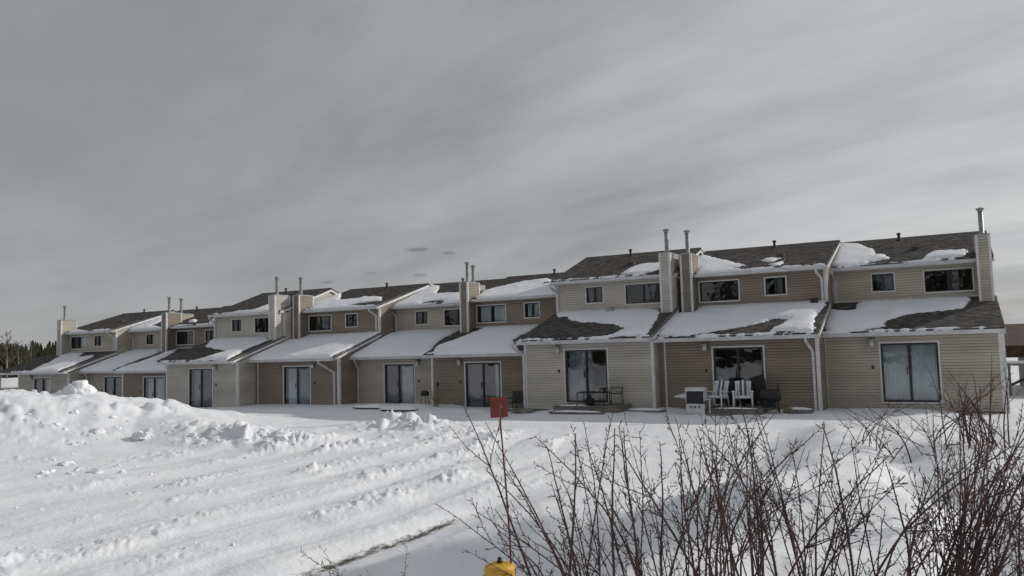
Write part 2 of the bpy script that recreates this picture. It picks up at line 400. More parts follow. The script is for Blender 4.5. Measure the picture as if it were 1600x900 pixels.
    # near bank that the hydrant stands in, falling to the ploughed edge at x = -6.3
    edge = -6.48 + 0.35 * fbm(y / 1.7, x * 0 + 8, 3)
    s = sstep(edge, edge + 1.3, x)
    z = z - 0.09 * np.exp(-((x - edge + 0.40) / 0.30) ** 2) * sstep(14, 10.2, y)
    hol = np.exp(-(((x + 4.35) / 1.25) ** 2 + ((y - 7.1) / 2.5) ** 2) ** 2.2)
    z = z + 0.34 * (1 - .8 * sstep(-3.4, -1.4, x)) * s * sstep(14.5, 10.5, y + .5 * fbm(x / 1.2, y * 0, 3)) - 0.46 * hol * s + 0.035 * s * fbm(x * 2, y * 2, 4)
    z = z + 0.10 * s * (ridged(x * 1.1 + 3, y * 1.1, 4) - .5) * np.exp(-((x + 4.6) / 1.6) ** 2 - ((y - 10.3) / 1.2) ** 2)
    # right-hand drift plateau
    xe = -2.7 - 0.05 * (y - 10) + 0.9 * fbm(y / 3.5, x * 0 + 2, 3)
    p = sstep(xe - 0.9, xe + 0.8, x) * sstep(25.3, 21.0, y + 0.9 * fbm(x / 2, y * 0 + 5, 3)) * sstep(2.0, 5.5, y)
    z = z + 0.50 * p + p * 0.16 * fbm(x / 1.6, y / 2.6, 3) * 2
    gul = np.exp(-((x - 0.15 + 0.16 * (y - 9) + 0.5 * fbm(y / 1.5, x * 0 + 1, 2)) / 0.42) ** 2) * sstep(20, 15, y)
    z = z - 0.24 * gul * p
    z = z - 0.10 * sstep(20, 24, y) * sstep(-3, 1, x) * 0
    z = z + 0.5 * sstep(3.2, 6, x) * sstep(20, 26, y) * sstep(60, 30, y) * 0.5
    # small relief everywhere near
    z = z + near * (0.018 * fbm(x * 1.7, y * 1.7, 4) * 2 + 0.010 * ridged(x * 4, y * 2.5, 3))
    # sinks away very gently far off so nothing hides the far trees
    r = np.hypot(x, y)
    return z - 0.15 * sstep(70, 200, r)
def gz(x, y): return float(ground(np.array([x]), np.array([y]))[0])

def build_ground():
    a0 = np.concatenate([np.linspace(-math.pi + R(35), -R(22), 130, endpoint=False), np.linspace(-R(22), R(80), 1000, endpoint=False), np.linspace(R(80), math.pi + R(35), 130, endpoint=False)])
    az = a0                                                  # left positive, measured from +Y
    rr = np.concatenate([np.array([0.4, 1.0, 1.8, 2.6]), 3.2 * 1.0070 ** np.arange(0, 380), 3.2 * 1.0070 ** 380 * 1.035 ** np.arange(0, 140)])
    rr = rr[rr < 4500]
    A, Rr = np.meshgrid(az, rr)
    X, Y = -np.sin(A) * Rr, np.cos(A) * Rr
    Z = ground(X, Y)
    dirt = np.exp(-((X + 6.90 - 0.35 * fbm(Y / 1.7, X * 0 + 8, 3)) / 0.19) ** 2) * sstep(11.2, 10.2, Y) * 0.92
    nv = X.size; na = len(az); nr = len(rr)
    co = np.stack([X, Y, Z], -1).reshape(-1, 3)
    i, j = np.meshgrid(np.arange(nr - 1), np.arange(na), indexing='ij'); j2 = (j + 1) % na
    q = np.stack([i * na + j, (i + 1) * na + j, (i + 1) * na + j2, i * na + j2], -1).reshape(-1, 4)
    q = q[:, ::-1]
    me = bpy.data.meshes.new('snow_ground')
    me.vertices.add(nv); me.vertices.foreach_set('co', co.ravel())
    me.loops.add(q.size); me.loops.foreach_set('vertex_index', q.ravel().astype(np.int32))
    me.polygons.add(len(q)); me.polygons.foreach_set('loop_start', np.arange(0, q.size, 4, dtype=np.int32)); me.polygons.foreach_set('loop_total', np.full(len(q), 4, np.int32))
    me.update(calc_edges=True)
    me.polygons.foreach_set('use_smooth', np.ones(len(q), bool))
    at = me.attributes.new('dirt', 'FLOAT', 'POINT'); at.data.foreach_set('value', dirt.ravel().astype(np.float32))
    me.materials.append(SNOWG)
    o = link('snow_ground', me, kind='structure')
    if me.polygons[len(q) // 2].normal.z < 0: me.flip_normals()
    return o
build_ground()

# loose clods thrown up by the plough
def ico(sub=1):
    t = (1 + 5 ** .5) / 2
    v = [(-1, t, 0), (1, t, 0), (-1, -t, 0), (1, -t, 0), (0, -1, t), (0, 1, t), (0, -1, -t), (0, 1, -t), (t, 0, -1), (t, 0, 1), (-t, 0, -1), (-t, 0, 1)]
    f = [(0, 11, 5), (0, 5, 1), (0, 1, 7), (0, 7, 10), (0, 10, 11), (1, 5, 9), (5, 11, 4), (11, 10, 2), (10, 7, 6), (7, 1, 8), (3, 9, 4), (3, 4, 2), (3, 2, 6), (3, 6, 8), (3, 8, 9), (4, 9, 5), (2, 4, 11), (6, 2, 10), (8, 6, 7), (9, 8, 1)]
    v = [Vector(p).normalized() for p in v]
    for _ in range(sub):
        c = {}; nf = []
        def mid(a, b):
            k = (min(a, b), max(a, b))
            if k not in c: c[k] = len(v); v.append(((v[a] + v[b]) / 2).normalized())
            return c[k]
        for a, b, d in f:
            x, y, z = mid(a, b), mid(b, d), mid(d, a); nf += [(a, x, z), (b, y, x), (d, z, y), (x, y, z)]
        f = nf
    return v, f
ICV, ICF = ico(1)
def clod(mb, c, s, flat=0.7):
    b = len(mb.v); ph = random.uniform(0, 9); rot = random.uniform(0, 6.28); cr, sr = math.cos(rot), math.sin(rot)
    e = (s * random.uniform(.8, 1.5), s * random.uniform(.7, 1.1), s * flat * random.uniform(.7, 1.2))
    for q in ICV:
        k = 1 + random.uniform(-.24, .24)
        x, y, z = q.x * e[0] * k, q.y * e[1] * k, q.z * e[2] * k
        mb.v.append((c[0] + x * cr - y * sr, c[1] + x * sr + y * cr, c[2] + z))
    mb.f += [tuple(b + i for i in t) for t in ICF]; mb.m += [0] * len(ICF)
def build_clods():
    mb = MB(); P = []
    for rx, rh, sl in RIDGES:
        for _ in range(int(300 * rh)):
            y = 5.5 + 15.5 * random.random() ** 0.8; x = rx + sl * (y - 12) + (float(fbm(np.array([y / 5]), np.array([3.3]), 3)[0]) * 0.9 - .018 * max(0, y - 13) ** 2) * .7 + random.gauss(0, .20)
            if float(fbm(np.array([y / 1.2 + rx * 3]), np.array([rx]), 3)[0]) < -0.02: continue
            P.append((x, y, min(.09, random.lognormvariate(-3.5, .5))))
    for cx, cy, rx, ry, n in ((-18.2, 16.2, 2.2, 1.0, 70), (-15.2, 21.0, 1.4, .8, 30), (-28, 15, 5, 3.0, 30), (-23, 14.6, 3.5, 1.6, 30), (-17.5, 11, 2.0, 1.0, 20)):
        for _ in range(n): P.append((random.gauss(cx, rx * .5), random.gauss(cy, ry * .5), min(.20, random.lognormvariate(-2.8, .5))))
    for _ in range(60): P.append((random.uniform(-20, -6.6), random.uniform(6, 21), min(.07, random.lognormvariate(-3.7, .5))))
    zs = ground(np.array([p[0] for p in P]), np.array([p[1] for p in P]))
    for (x, y, s), z in zip(P, zs): clod(mb, (x, y, float(z) - s * .05), s)
    for cx, cy, s in ((-8.55, 5.42, .15), (-8.42, 5.5, .11)): clod(mb, (cx, cy, gz(cx, cy) + .04), s, .9)
    o = mb.build('snow_clods', SNOW, kind='stuff', smooth=False)
    o['label'] = 'loose clods of ploughed snow scattered along the ploughed ridges'; o['category'] = 'snow'
build_clods()

def big_lump(name, label, c, sx, sy, sz, seed):
    v, f = ico(4); rs = np.array([tuple(p) for p in v])
    d = .92 + 0.42 * fbm(rs[:, 0] * 1.7 + seed, rs[:, 1] * 1.4 + rs[:, 2] * 1.9, 4) * 1.6 + 0.30 * blocks(rs[:, 0] * 2.3 + seed + rs[:, 1], rs[:, 2] * 2.3 + rs[:, 1] * 1.3) - .05 * ridged(rs[:, 0] * 6, rs[:, 2] * 6, 3)
    pts = rs * d[:, None] * np.array([sx, sy, sz])
    me = bpy.data.meshes.new(name); me.from_pydata([tuple(p) for p in pts], [], f); me.materials.append(SNOW)
    me.polygons.foreach_set('use_smooth', [True] * len(f)); me.update()
    o = link(name, me, loc=c); tag(o, label, 'snow lump'); return o
big_lump('snow_lump', 'big rounded lump of icy snow on top of the ploughed pile at left', (-27.0, 16.9, 1.0), .80, .64, .78, 3.1)
big_lump('snow_lump', 'broad low lump of snow on the pile crest left of the round lump', (-28.9, 15.1, 1.25), 1.5, .7, .32, 8.4)
big_lump('snow_lump', 'small lump of snow half way down the face of the ploughed pile', (-25.3, 14.4, .62), .42, .3, .26, 5.4)
big_lump('snow_lump', 'squat lump of snow at the foot of the ploughed pile', (-20.9, 15.0, .28), .30, .24, .16, 6.8)

# ---------------------------------------------------------------- townhouses
W, S, OG, OU = 5.414, 3.15, 0.464, 0.31
HGE, HUB, HGU, HR = 2.28, 3.66, 4.873, 6.433
CW, CF, CHT, PT = 0.415, 0.646, 5.84, 6.85
UNITS = {  # x, y, floor z
    1: (-3.854, 30.238, -2.256), 2: (-9.284, 28.583, -2.257), 3: (-14.986, 28.042, -2.209), 4: (-20.386, 29.230, -2.661), 5: (-25.794, 30.426, -2.691),
    6: (-31.141, 29.096, -2.698), 7: (-36.778, 27.952, -2.705), 8: (-42.197, 29.193, -3.165), 9: (-47.740, 30.483, -3.178), 10: (-53.187, 29.291, -3.171)}
SR = lambda i: 3.642 if i % 2 else 4.288
def lap_wall(mb, P, U, Nn, zs, ze, interval, openings=(), e=0.102, z_origin=None):
    """dutch-lap siding: boards of exposure e with a cove at the top; P origin, U unit along, Nn outward normal; interval(z)->(a,b)"""
    P, U, Nn = Vector(P), Vector(U), Vector(Nn)
    z0 = zs if z_origin is None else z_origin
    br = {zs, ze}; k = math.floor((zs - z0) / e)
    while z0 + k * e < ze:
        for q in (0, .70, .93):
            v = z0 + (k + q) * e
            if zs < v < ze: br.add(v)
        k += 1
    for o in openings: br.update(v for v in (o[2], o[3]) if zs < v < ze)
    br = sorted(br)
    def off(z, lo):
        fr = ((z - z0) / e) % 1.0
        if lo and fr > .999: fr = 0
        if not lo and fr < .001: fr = 1
        return .024 if fr <= .701 else max(.002, .024 - .022 * (fr - .70) / .23)
    def pt(a, z, d): q = P + U * a + Nn * d; return (q.x, q.y, q.z + z)
    for za, zb in zip(br[:-1], br[1:]):
        if zb - za < 1e-4: continue
        A, B = interval(za + 1e-5), interval(zb - 1e-5)
        if A is None or B is None: continue
        cuts = sorted((o[0], o[1]) for o in openings if o[2] <= za + 1e-5 and o[3] >= zb - 1e-5)
        segs = []; a0, b0 = A[0], B[0]
        for c0, c1 in cuts: segs.append((a0, c0, b0, c0)); a0 = b0 = c1
        segs.append((a0, A[1], b0, B[1]))
        fr = ((za - z0) / e) % 1.0; start = fr < .001 or fr > .999
        da, db = off(za, True), off(zb, False)
        for s0, s1, t0, t1 in segs:
            if s1 - s0 < 1e-3 and t1 - t0 < 1e-3: continue
            mb.quad(pt(s0, za, da), pt(s1, za, da), pt(t1, zb, db), pt(t0, zb, db))
            if start: mb.quad(pt(s0, za, 0.002), pt(s1, za, 0.002), pt(s1, za, da), pt(s0, za, da))
def ring(mb, a0, a1, z0, z1, w, y0, y1, m=0, bottom=True):
    mb.box(a0, y0, z1 - w, a1, y1, z1, m)
    if bottom: mb.box(a0, y0, z0, a1, y1, z0 + w, m)
    zb = z0 + w if bottom else z0
    mb.box(a0, y0, zb, a0 + w, y1, z1 - w, m); mb.box(a1 - w, y0, zb, a1, y1, z1 - w, m)
def curtain(parent, a0, a1, z0, z1, y, m):
    mb = MB(); n = max(4, int((a1 - a0) / .038)); pr = None
    for k in range(n + 1):
        x = a0 + (a1 - a0) * k / n; yy = y + (0.008 if k % 2 else -0.008) + random.uniform(-.003, .003)
        if pr: mb.quad((pr[0], pr[1], z0), (x, yy, z0), (x, yy, z1), (pr[0], pr[1], z1))
        pr = (x, yy)
    return mb.build('curtain', m, parent, smooth=False)
def window(t, y, a0, a1, z0, z1, split=0.5, curt=(), door=False, label=None):
    """a0..z1 are the outer edges of the white casing"""
    mb = MB(); ring(mb, a0, a1, z0, z1, 0.055 if door else .045, y - .046, y + .03, bottom=not door)
    if door: mb.box(a0 - .02, y - .06, z0 - .05, a1 + .02, y + .03, z0)
    w = mb.build('patio_door' if door else 'window', TRIM, t, label=label)
    cw_ = .055 if door else .045; i0, i1, j0, j1 = a0 + cw_, a1 - cw_, z0 + (0 if door else cw_), z1 - cw_
    fw = .065 if door else .035
    fb = MB(); ring(fb, i0, i1, j0, j1, fw, y - .012, y + .07)
    xm = i0 + (i1 - i0) * split
    fb.box(xm - .032, y - .006, j0 + fw, xm + .032, y + .065, j1 - fw)
    fb.build('door_frame' if door else 'sash', DARK, w)
    for p0, p1, yo in ((i0 + fw, xm - .032, .03), (xm + .032, i1 - fw, .045)):
        g = MB(); g.quad((p0, y + yo, j0 + fw), (p1, y + yo, j0 + fw), (p1, y + yo, j1 - fw), (p0, y + yo, j1 - fw)); g.build('pane', GLASS, w)
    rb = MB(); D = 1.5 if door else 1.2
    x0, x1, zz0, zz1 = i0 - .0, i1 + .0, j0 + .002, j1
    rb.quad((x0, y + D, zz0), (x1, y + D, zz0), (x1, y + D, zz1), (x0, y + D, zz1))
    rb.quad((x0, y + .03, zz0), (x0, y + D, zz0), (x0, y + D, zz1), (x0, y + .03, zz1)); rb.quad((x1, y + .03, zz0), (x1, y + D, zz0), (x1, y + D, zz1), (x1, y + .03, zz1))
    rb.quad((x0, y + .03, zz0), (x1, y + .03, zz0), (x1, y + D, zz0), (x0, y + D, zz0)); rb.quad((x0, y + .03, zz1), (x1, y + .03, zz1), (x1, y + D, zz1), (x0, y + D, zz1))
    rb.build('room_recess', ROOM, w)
    for c0, c1, m in curt: curtain(w, i0 + (i1 - i0) * c0, i0 + (i1 - i0) * c1, j0 + .04, j1 - .03, y + .17, m)
    if door:
        MB().box(xm - .10, y - .03, .95, xm - .07, y - .006, 1.2).build('handle', DARK, w)
    return w
def gutter(t, a0, a1, y, z, nm='gutter'):
    # K-profile: y is the fascia line, z the bottom
    mb = MB(); mb.prism([(y, z), (y - .075, z), (y - .095, z + .05), (y - .125, z + .11), (y - .125, z + .135), (y - .115, z + .135), (y - .105, z + .03), (y, z + .03)], 'x', a0, a1)
    for a in (a0, a1 - .01): mb.prism([(y, z), (y - .075, z), (y - .125, z + .11), (y - .125, z + .13), (y, z + .13)], 'x', a, a + .01)
    k = a0 + .6
    while k < a1 - .2: mb.box(k, y - .128, z + .118, k + .03, y, z + .138); k += 0.9
    return mb.build(nm, GUTTER, t)
def downspout(t, x, y, ztop, zbot, xg=None, yg=None):
    """vertical pipe at (x,y) with an elbow up to the gutter outlet at (xg,yg)"""
    mb = MB(); xg = x if xg is None else xg; yg = y if yg is None else yg
    d = max(abs(xg - x), abs(yg - y)); za = ztop - .10; zb = ztop - .14 - d * .75
    pts = [(xg, yg, ztop), (xg, yg, za), (x, y, zb), (x, y, zbot)]
    def sq(p, q, w=.04):
        p, q = Vector(p), Vector(q); tdir = (q - p).normalized(); s = Vector((1, 0, 0)) if abs(tdir.x) < .8 else Vector((0, 1, 0))
        s = (s - tdir * s.dot(tdir)).normalized(); u = tdir.cross(s); b = len(mb.v)
        for c in (p - tdir * .012, q + tdir * .012):
            for i, j in ((-1, -1), (1, -1), (1, 1), (-1, 1)): mb.v.append(tuple(c + s * i * w + u * j * w * .75))
        for f in ((0, 1, 2, 3), (7, 6, 5, 4), (0, 4, 5, 1), (1, 5, 6, 2), (2, 6, 7, 3), (3, 7, 4, 0)): mb.f.append(tuple(b + i for i in f)); mb.m.append(0)
    sq(pts[0], pts[1]); sq(pts[1], pts[2], .038); sq(pts[2], pts[3])
    for zz in (zb - .25, zbot + .35): mb.box(x - .055, y - .04, zz, x + .055, y + .05, zz + .025)
    sq((x, y, zbot), (x, y - .16, zbot - .07), .041)
    return mb.build('downspout', GUTTER, t)
def roof(t, name, a0, a1, ya, za, yb, zb, back=None):
    """slab from eave (ya,za) to (yb,zb) [+ back slope] with courses of tab shingles on the front slope"""
    th = .07
    prof = [(ya, za - th), (yb, zb - th - (.0 if back is None else 0)), (yb, zb - .012), (ya, za - .012)]
    if back: prof = [(ya, za - th), (yb, zb - th), (back[0], back[1] - th), (back[0], back[1] - .0), (yb, zb), (ya, za - .012)]
    mb = MB(); mb.prism([prof[i] for i in range(len(prof))], 'x', a0, a1)
    r = mb.build(name, SHINGLE2, t)
    sb = MB(); sb.tone = []
    L = math.hypot(yb - ya, zb - za); ty, tz = (yb - ya) / L, (zb - za) / L; ny, nz = -tz, ty
    e = .15; k = 0; s = 0.0
    while s < L - .02:
        s1 = min(L, s + e + .02); x = a0 + (k % 3) * -.11
        while x < a1 - .01:
            wd = random.uniform(.14, .34); xa, xb = max(a0, x), min(a1, x + wd); x += wd
            if xb - xa < .02: continue
            h = random.uniform(.009, .019); c = random.uniform(.62, 1.45); tn = (c * random.uniform(.97, 1.05), c, c * random.uniform(.94, 1.03))
            s0 = s - random.uniform(0, .006)
            P = lambda xx, ss, hh: (xx, ya + ty * ss + ny * hh, za + tz * ss + nz * hh)
            sb.quad(P(xa, s0, h), P(xb, s0, h), P(xb, s1, .0), P(xa, s1, .0)); sb.tone.append(tn)
            sb.quad(P(xa, s0, -.01), P(xb, s0, -.01), P(xb, s0, h), P(xa, s0, h)); sb.tone.append(tn)
        s += e; k += 1
    sb.build('shingles', SHINGLE, r, kind='stuff')
    return r
SHINGLE2 = mat('shingle_base', (0.095, 0.084, 0.077), 0.95, nscale=6, namt=0.22)
def chimney(t, a0, base):
    y0, y1 = S - CF, S + .02; a1 = a0 + CW
    mb = MB(); iv = lambda z: (0, CW)
    lap_wall(mb, (a0, y0, 0), (1, 0, 0), (0, -1, 0), base, CHT, iv)
    dy = y1 + .42 - y0
    lap_wall(mb, (a1, y0, 0), (0, 1, 0), (1, 0, 0), base, CHT, lambda z: (0, dy) if z > HGU + .05 else (0, y1 - y0))
    lap_wall(mb, (a0, y0 + dy, 0), (0, -1, 0), (-1, 0, 0), base, CHT, lambda z: (0, dy))
    lap_wall(mb, (a1, y0 + dy, 0), (-1, 0, 0), (0, 1, 0), HGU, CHT, iv)
    c = mb.build('chimney', MATOF[t.name], t)
    for xx, yy in ((a0, y0), (a1, y0)):
        tb = MB(); s = -1 if xx == a0 else 1
        xo = xx + (-.032 if s < 0 else -.050); tb.box(xo, yy - .032, base, xo + .082, yy, CHT - .02)
        xo2 = xx - .032 if s < 0 else xx; tb.box(xo2, yy, base, xo2 + .032, yy + .06, CHT - .02); tb.build('corner_trim', TRIM, c)
    for xx in (a0 - .032, a1):
        MB().box(xx, y0 + dy - .07, HGU - .1, xx + .032, y0 + dy + .02, CHT - .02).build('corner_trim', TRIM, c)
    cb = MB(); cb.box(a0 - .035, y0 - .035, CHT - .02, a1 + .035, y0 + dy + .03, CHT + .02, 0); cb.prism([(a0 + .02, CHT + .02), (a1 - .02, CHT + .02), (a0 + CW / 2, CHT + .07)], 'y', y0 + .02, y0 + dy - .02)
    cb.build('chimney_cap', FLUE, c)
    cx, cy = a0 + CW / 2, y0 + .36
    MB().lathe([(.12, CHT + .03), (.10, CHT + .09), (.082, CHT + .10), (.082, PT - .10)], (cx, cy, 0), 14).build('flue_pipe', FLUE, c, smooth=True)
    MB().lathe([(.10, PT - .12), (.10, PT - .07), (.145, PT - .05), (.145, PT - .02), (.05, PT + .02)], (cx, cy, 0), 14).build('flue_cap', FLUE, c)
    return c
MATOF = {}
def rake(t, a, s, ya, za, yb, zb):
    # sloping barge board on the gable side, a = outer x, s = +1 right side
    x0, x1 = (a - .035, a) if s > 0 else (a, a + .035)
    MB().prism([(ya - .01, za - .19), (yb, zb - .19), (yb, zb + .005), (ya - .01, za + .005)], 'x', x0, x1).build('rake_board', TRIM, t)
SPEC = {
 1: dict(m='b', doorc=[(.03, .47, 'c'), (.53, .97, 'c')], small=[(.5, 1, 'g')], large=[(.5, .72, 'd')], lamp='l',
         label='beige townhouse at the right end of the row, chimney on its right edge'),
 2: dict(m='t', doorc=[(.94, 1, 'w')], small=[(.45, .8, 'g')], large=[], lamp='l', label='tan townhouse with two white garden chairs and a grill outside its patio door'),
 3: dict(m='g', doorc=[(.05, .48, 'g'), (.52, .62, 'd')], small=[(0, .3, 'd')], large=[(.5, 1, 'd')], lamp='l', label='pale greige townhouse with a black metal table on the step at its patio door'),
 4: dict(m='t', doorc=[(.05, .5, 'd'), (.80, .88, 'w')], small=[(.1, .42, 'c'), (.55, .95, 'c')], large=[(.06, .48, 'c'), (.54, .96, 'c')], lamp='l', label='dark tan townhouse with pale curtains in both upstairs windows, behind the red square sign'),
 5: dict(m='b', doorc=[(.05, .48, 'd'), (.52, .98, 'c')], small=[], large=[], lamp='r', label='beige townhouse with snow-buried picnic tables outside its curtained patio door'),
 6: dict(m='t', doorc=[(.08, .48, 'c'), (.52, .98, 'g')], small=[], large=[(.55, .95, 'd')], lamp='r', label='brown townhouse with two downspouts meeting at its right corner, left of the buried picnic tables'),
 7: dict(m='g', doorc=[(.1, .5, 'g'), (.52, .98, 'd')], small=[], large=[], lamp='r', label='pale greige townhouse set forward, with a dark bare wedge on its lower left roof'),
 8: dict(m='t', doorc=[(.1, .5, 'c'), (.52, .98, 'c')], small=[], large=[], lamp=None, label='narrow-looking tan townhouse left of the forward greige one, with a snowy lower roof'),
 9: dict(m='b', doorc=[(.1, .45, 'd'), (.5, .9, 'd')], small=[], large=[], lamp=None, label='beige townhouse right of the big snow pile, recessed beside a sunlit gable wall'),
 10: dict(m='b', doorc=[(.1, .4, 'd'), (.6, .95, 'c')], small=[(.5, .95, 'd')], large=[(.1, .4, 'd'), (.55, .95, 'c')], lamp='l', label='leftmost townhouse of the row, half hidden behind the big ploughed snow pile'),
}
CM = {'c': CURT, 'g': CURT_GREY, 'w': CURT_WHITE, 'd': mat('dim_curtain', (0.17, 0.175, 0.20), 0.9, nscale=.8, namt=0.15)}
MM = {'b': SIDE_BEIGE, 't': SIDE_TAN, 'g': SIDE_GREY}
def townhouse(i):
    sp = SPEC[i]; X, Y, Z = UNITS[i]; sr = SR(i); m = MM[sp['m']]; odd = i % 2 == 1
    t = thing('townhouse', sp['label'], 'townhouse', (X, Y, Z + EYE), group='townhouses joined in a stepped row')
    MATOF[t.name] = m
    D = S + 2 * sr
    xl = 0.0 if i == 10 else UNITS[i + 1][0] + W - X + .004
    rexp = i == 1 or UNITS[i - 1][1] > Y
    lexp = i == 10 or UNITS[i + 1][1] > Y
    ZB = -.28
    low_s = (HUB - HGE - .17) / (S + OG)
    # walls
    d0, d1 = (1.755, 1.755 + 1.877)
    s0, s1 = (1.405, 2.258) if odd else (3.13, 3.983)
    l0, l1 = (3.212, 4.871) if odd else (.515, 2.174)
    mb = MB()
    lap_wall(mb, (0, 0, 0), (1, 0, 0), (0, -1, 0), ZB, HGE + .04, lambda z: (xl, W), [(d0 + .02, d1 - .02, -.05, 2.06)])
    mb.build('siding', m, t, kind='stuff', label='lap siding of the lower front wall')
    mb = MB()
    lap_wall(mb, (0, S, 0), (1, 0, 0), (0, -1, 0), HUB - .15, HGU + .04, lambda z: (xl, W), [(s0 + .02, s1 - .02, 3.98 + .02, 4.733 - .02), (l0 + .02, l1 - .02, 3.845 + .02, 4.732 - .02)], z_origin=ZB)
    mb.build('siding', m, t, kind='stuff', label='lap siding of the upper front wall')
    up_s = (HR - HGU - .17) / (sr + OU)
    def gab(z):
        if z < HGE + .08: return (0, D)
        if z < HUB - .02: return (min(S, (z - HGE - .08) / low_s), D)
        if z < HGU + .08: return (S, D)
        q = (z - HGU - .08) / up_s
        return (S + q, D - q) if q < sr else None
    for a, ux in ((W, 1), (xl, -1)):
        if not (rexp if ux > 0 else lexp): continue
        mb = MB()
        if ux > 0: lap_wall(mb, (a, 0, 0), (0, 1, 0), (1, 0, 0), ZB, HR - .16, gab)
        else: lap_wall(mb, (a, 0, 0), (0, 1, 0), (-1, 0, 0), ZB, HR - .16, gab)
        mb.build('siding', m, t, kind='stuff', label='lap siding of the gable wall')
    bw = MB(); bw.quad((xl, D - .01, ZB), (W, D - .01, ZB), (W, D - .01, HGU), (xl, D - .01, HGU)); bw.build('back_wall', m, t)
    fb = MB(); fb.box(xl + .012, .02, -1.0, W - .012, D - .05, ZB); fb.build('foundation', CONC, t)
    # roofs
    ov = .12
    ra, rb = (xl - ov if lexp else xl), (W + ov if rexp else W)
    if not rexp: rb = W + .0
    roof(t, 'lower_roof', ra, rb, -OG - .03, HGE + .17, S - .003, HUB - .01)
    roof(t, 'upper_roof', ra, rb, S - OU - .03, HGU + .17, S + sr, HR, back=(S + 2 * sr + OU, HGU + .17))
    for y0, y1, z in ((-OG, 0, HGE), (S - OU, S, HGU)):
        sb = MB(); sb.box(ra, y0, z + .02, rb, y1 + .004, z + .045)
        sb.box(ra, y0 - .0, z + .045, rb, y0 + .022, z + .115); sb.build('soffit', TRIM, t)
    for ex, a, s in ((rexp, rb, 1), (lexp, ra, -1)):
        if ex:
            rake(t, a, s, -OG - .03, HGE + .165, S - .004, HUB - .012); rake(t, a, s, S - OU - .03, HGU + .165, S + sr, HR - .005)
            if True:
                x0, x1 = (a - .035, a) if s > 0 else (a, a + .035)
                MB().prism([(S + sr, HR - .195), (S + 2 * sr + OU, HGU - .02), (S + 2 * sr + OU, HGU + .165), (S + sr, HR)], 'x', x0, x1).build('rake_board', TRIM, t)
    rc = MB(); rc.prism([(S + sr - .13, HR - .045), (S + sr, HR + .028), (S + sr + .13, HR - .045), (S + sr, HR + .005)], 'x', ra - .002, rb + .002); rc.build('ridge_cap', SHINGLE2, t)
    gutter(t, ra + .02, rb - .02, -OG, HGE)
    if odd: gutter(t, ra + .02, W - CW - .03, S - OU, HGU); chimney(t, W - CW, HUB - .75)
    else: gutter(t, CW + .03, rb - .02, S - OU, HGU); chimney(t, 0.0, HUB - .75)
    # trims
    def corner(x, y, z0, z1, s, inner=False):
        cb = MB()
        if inner: cb.box(x - .03, y - .04, z0, x + .03, y - .0, z1)
        else:
            x0, x1 = (x - .085, x + .034) if s > 0 else (x - .034, x + .085); cb.box(x0, y - .034, z0, x1, y, z1)
            x0, x1 = (x + .001, x + .034) if s > 0 else (x - .034, x - .001); cb.box(x0, y, z0, x1, y + .085, z1)
        cb.build('corner_trim', TRIM, t)
    if rexp: corner(W, 0, ZB, HGE + .02, 1); corner(W, S, HUB - .1, HGU + .02, 1)
    if lexp: corner(xl, 0, ZB, HGE + .02, -1); corner(xl, S, HUB - .1, HGU + .02, -1)
    if not lexp: corner(0, 0, ZB, HGE + .02, 0, True); (not odd) or corner(0.03, S, HUB - .1, HGU + .02, 0, True)
    tb = MB(); tb.box(xl, S - .03, HUB - .02, W, S + .01, HUB + .035); tb.build('flashing', TRIM, t)
    # openings
    cv = lambda L: [(a, b, CM[c]) for a, b, c in L]
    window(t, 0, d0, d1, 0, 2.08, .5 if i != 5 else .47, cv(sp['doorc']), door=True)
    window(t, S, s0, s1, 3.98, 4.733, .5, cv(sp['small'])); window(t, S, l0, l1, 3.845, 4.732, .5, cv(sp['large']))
    if sp['lamp']:
        lx = d0 - .22 if sp['lamp'] == 'l' else d1 + .2
        lb = MB(); lb.box(lx - .06, -.05, 2.02, lx + .06, -.012, 2.22, 0); lb.prism([(-.05, 2.16), (-.22, 2.14), (-.22, 2.17), (-.05, 2.24)], 'x', lx - .10, lx + .10, 0)
        L_ = lb.build('wall_lamp', FLUE, t); MB().lathe([(.05, 1.93), (.08, 1.96), (.08, 2.10), (.05, 2.14)], (lx, -.13, 0), 10).build('lamp_globe', LAMPG, L_, smooth=True)
    ob = MB(); ox = d0 - .22 if sp['lamp'] != 'r' else d1 + .22
    ob.box(ox - .04, -.05, 1.15, ox + .04, -.014, 1.27).build('outlet_cover', DARK, t)
    # stacks on the roof
    zz = lambda y: HR - up_s * (S + sr - y)
    vx = 2.35 if odd else 2.9; vy = S + sr - .42
    MB().lathe([(.10, zz(vy) - .06), (.09, zz(vy) + .04), (.055, zz(vy) + .05), (.055, zz(vy) + .24), (.085, zz(vy) + .25), (.085, zz(vy) + .31), (.03, zz(vy) + .33)], (vx, vy, 0), 10).build('roof_vent', BLACK, t)
    vy = S + sr * .42; vx = 3.0 if odd else 3.5
    vb = MB(); vb.prism([(vy - .16, zz(vy - .16) - .02), (vy + .14, zz(vy + .14) - .02), (vy + .14, zz(vy + .14) + .08), (vy - .16, zz(vy - .16) + .16)], 'x', vx - .14, vx + .14); vb.build('box_vent', SHINGLE2, t)
    if i in (2, 3):
        vy, vx = (S - .35, 5.0) if i == 2 else (S - .45, 2.7); lz = lambda y: HUB - low_s * (S - y)
        vb = MB(); vb.prism([(vy - .14, lz(vy - .14) - .02), (vy + .12, lz(vy + .12) - .02), (vy + .12, lz(vy + .12) + .22), (vy - .14, lz(vy - .14) + .26)], 'x', vx - .13, vx + .13); vb.build('box_vent', BLACK if i == 2 else FLUE, t)
    return t
TH = {i: townhouse(i) for i in range(1, 11)}
def ds(i, *a, **k): downspout(TH[i], *a, **k)
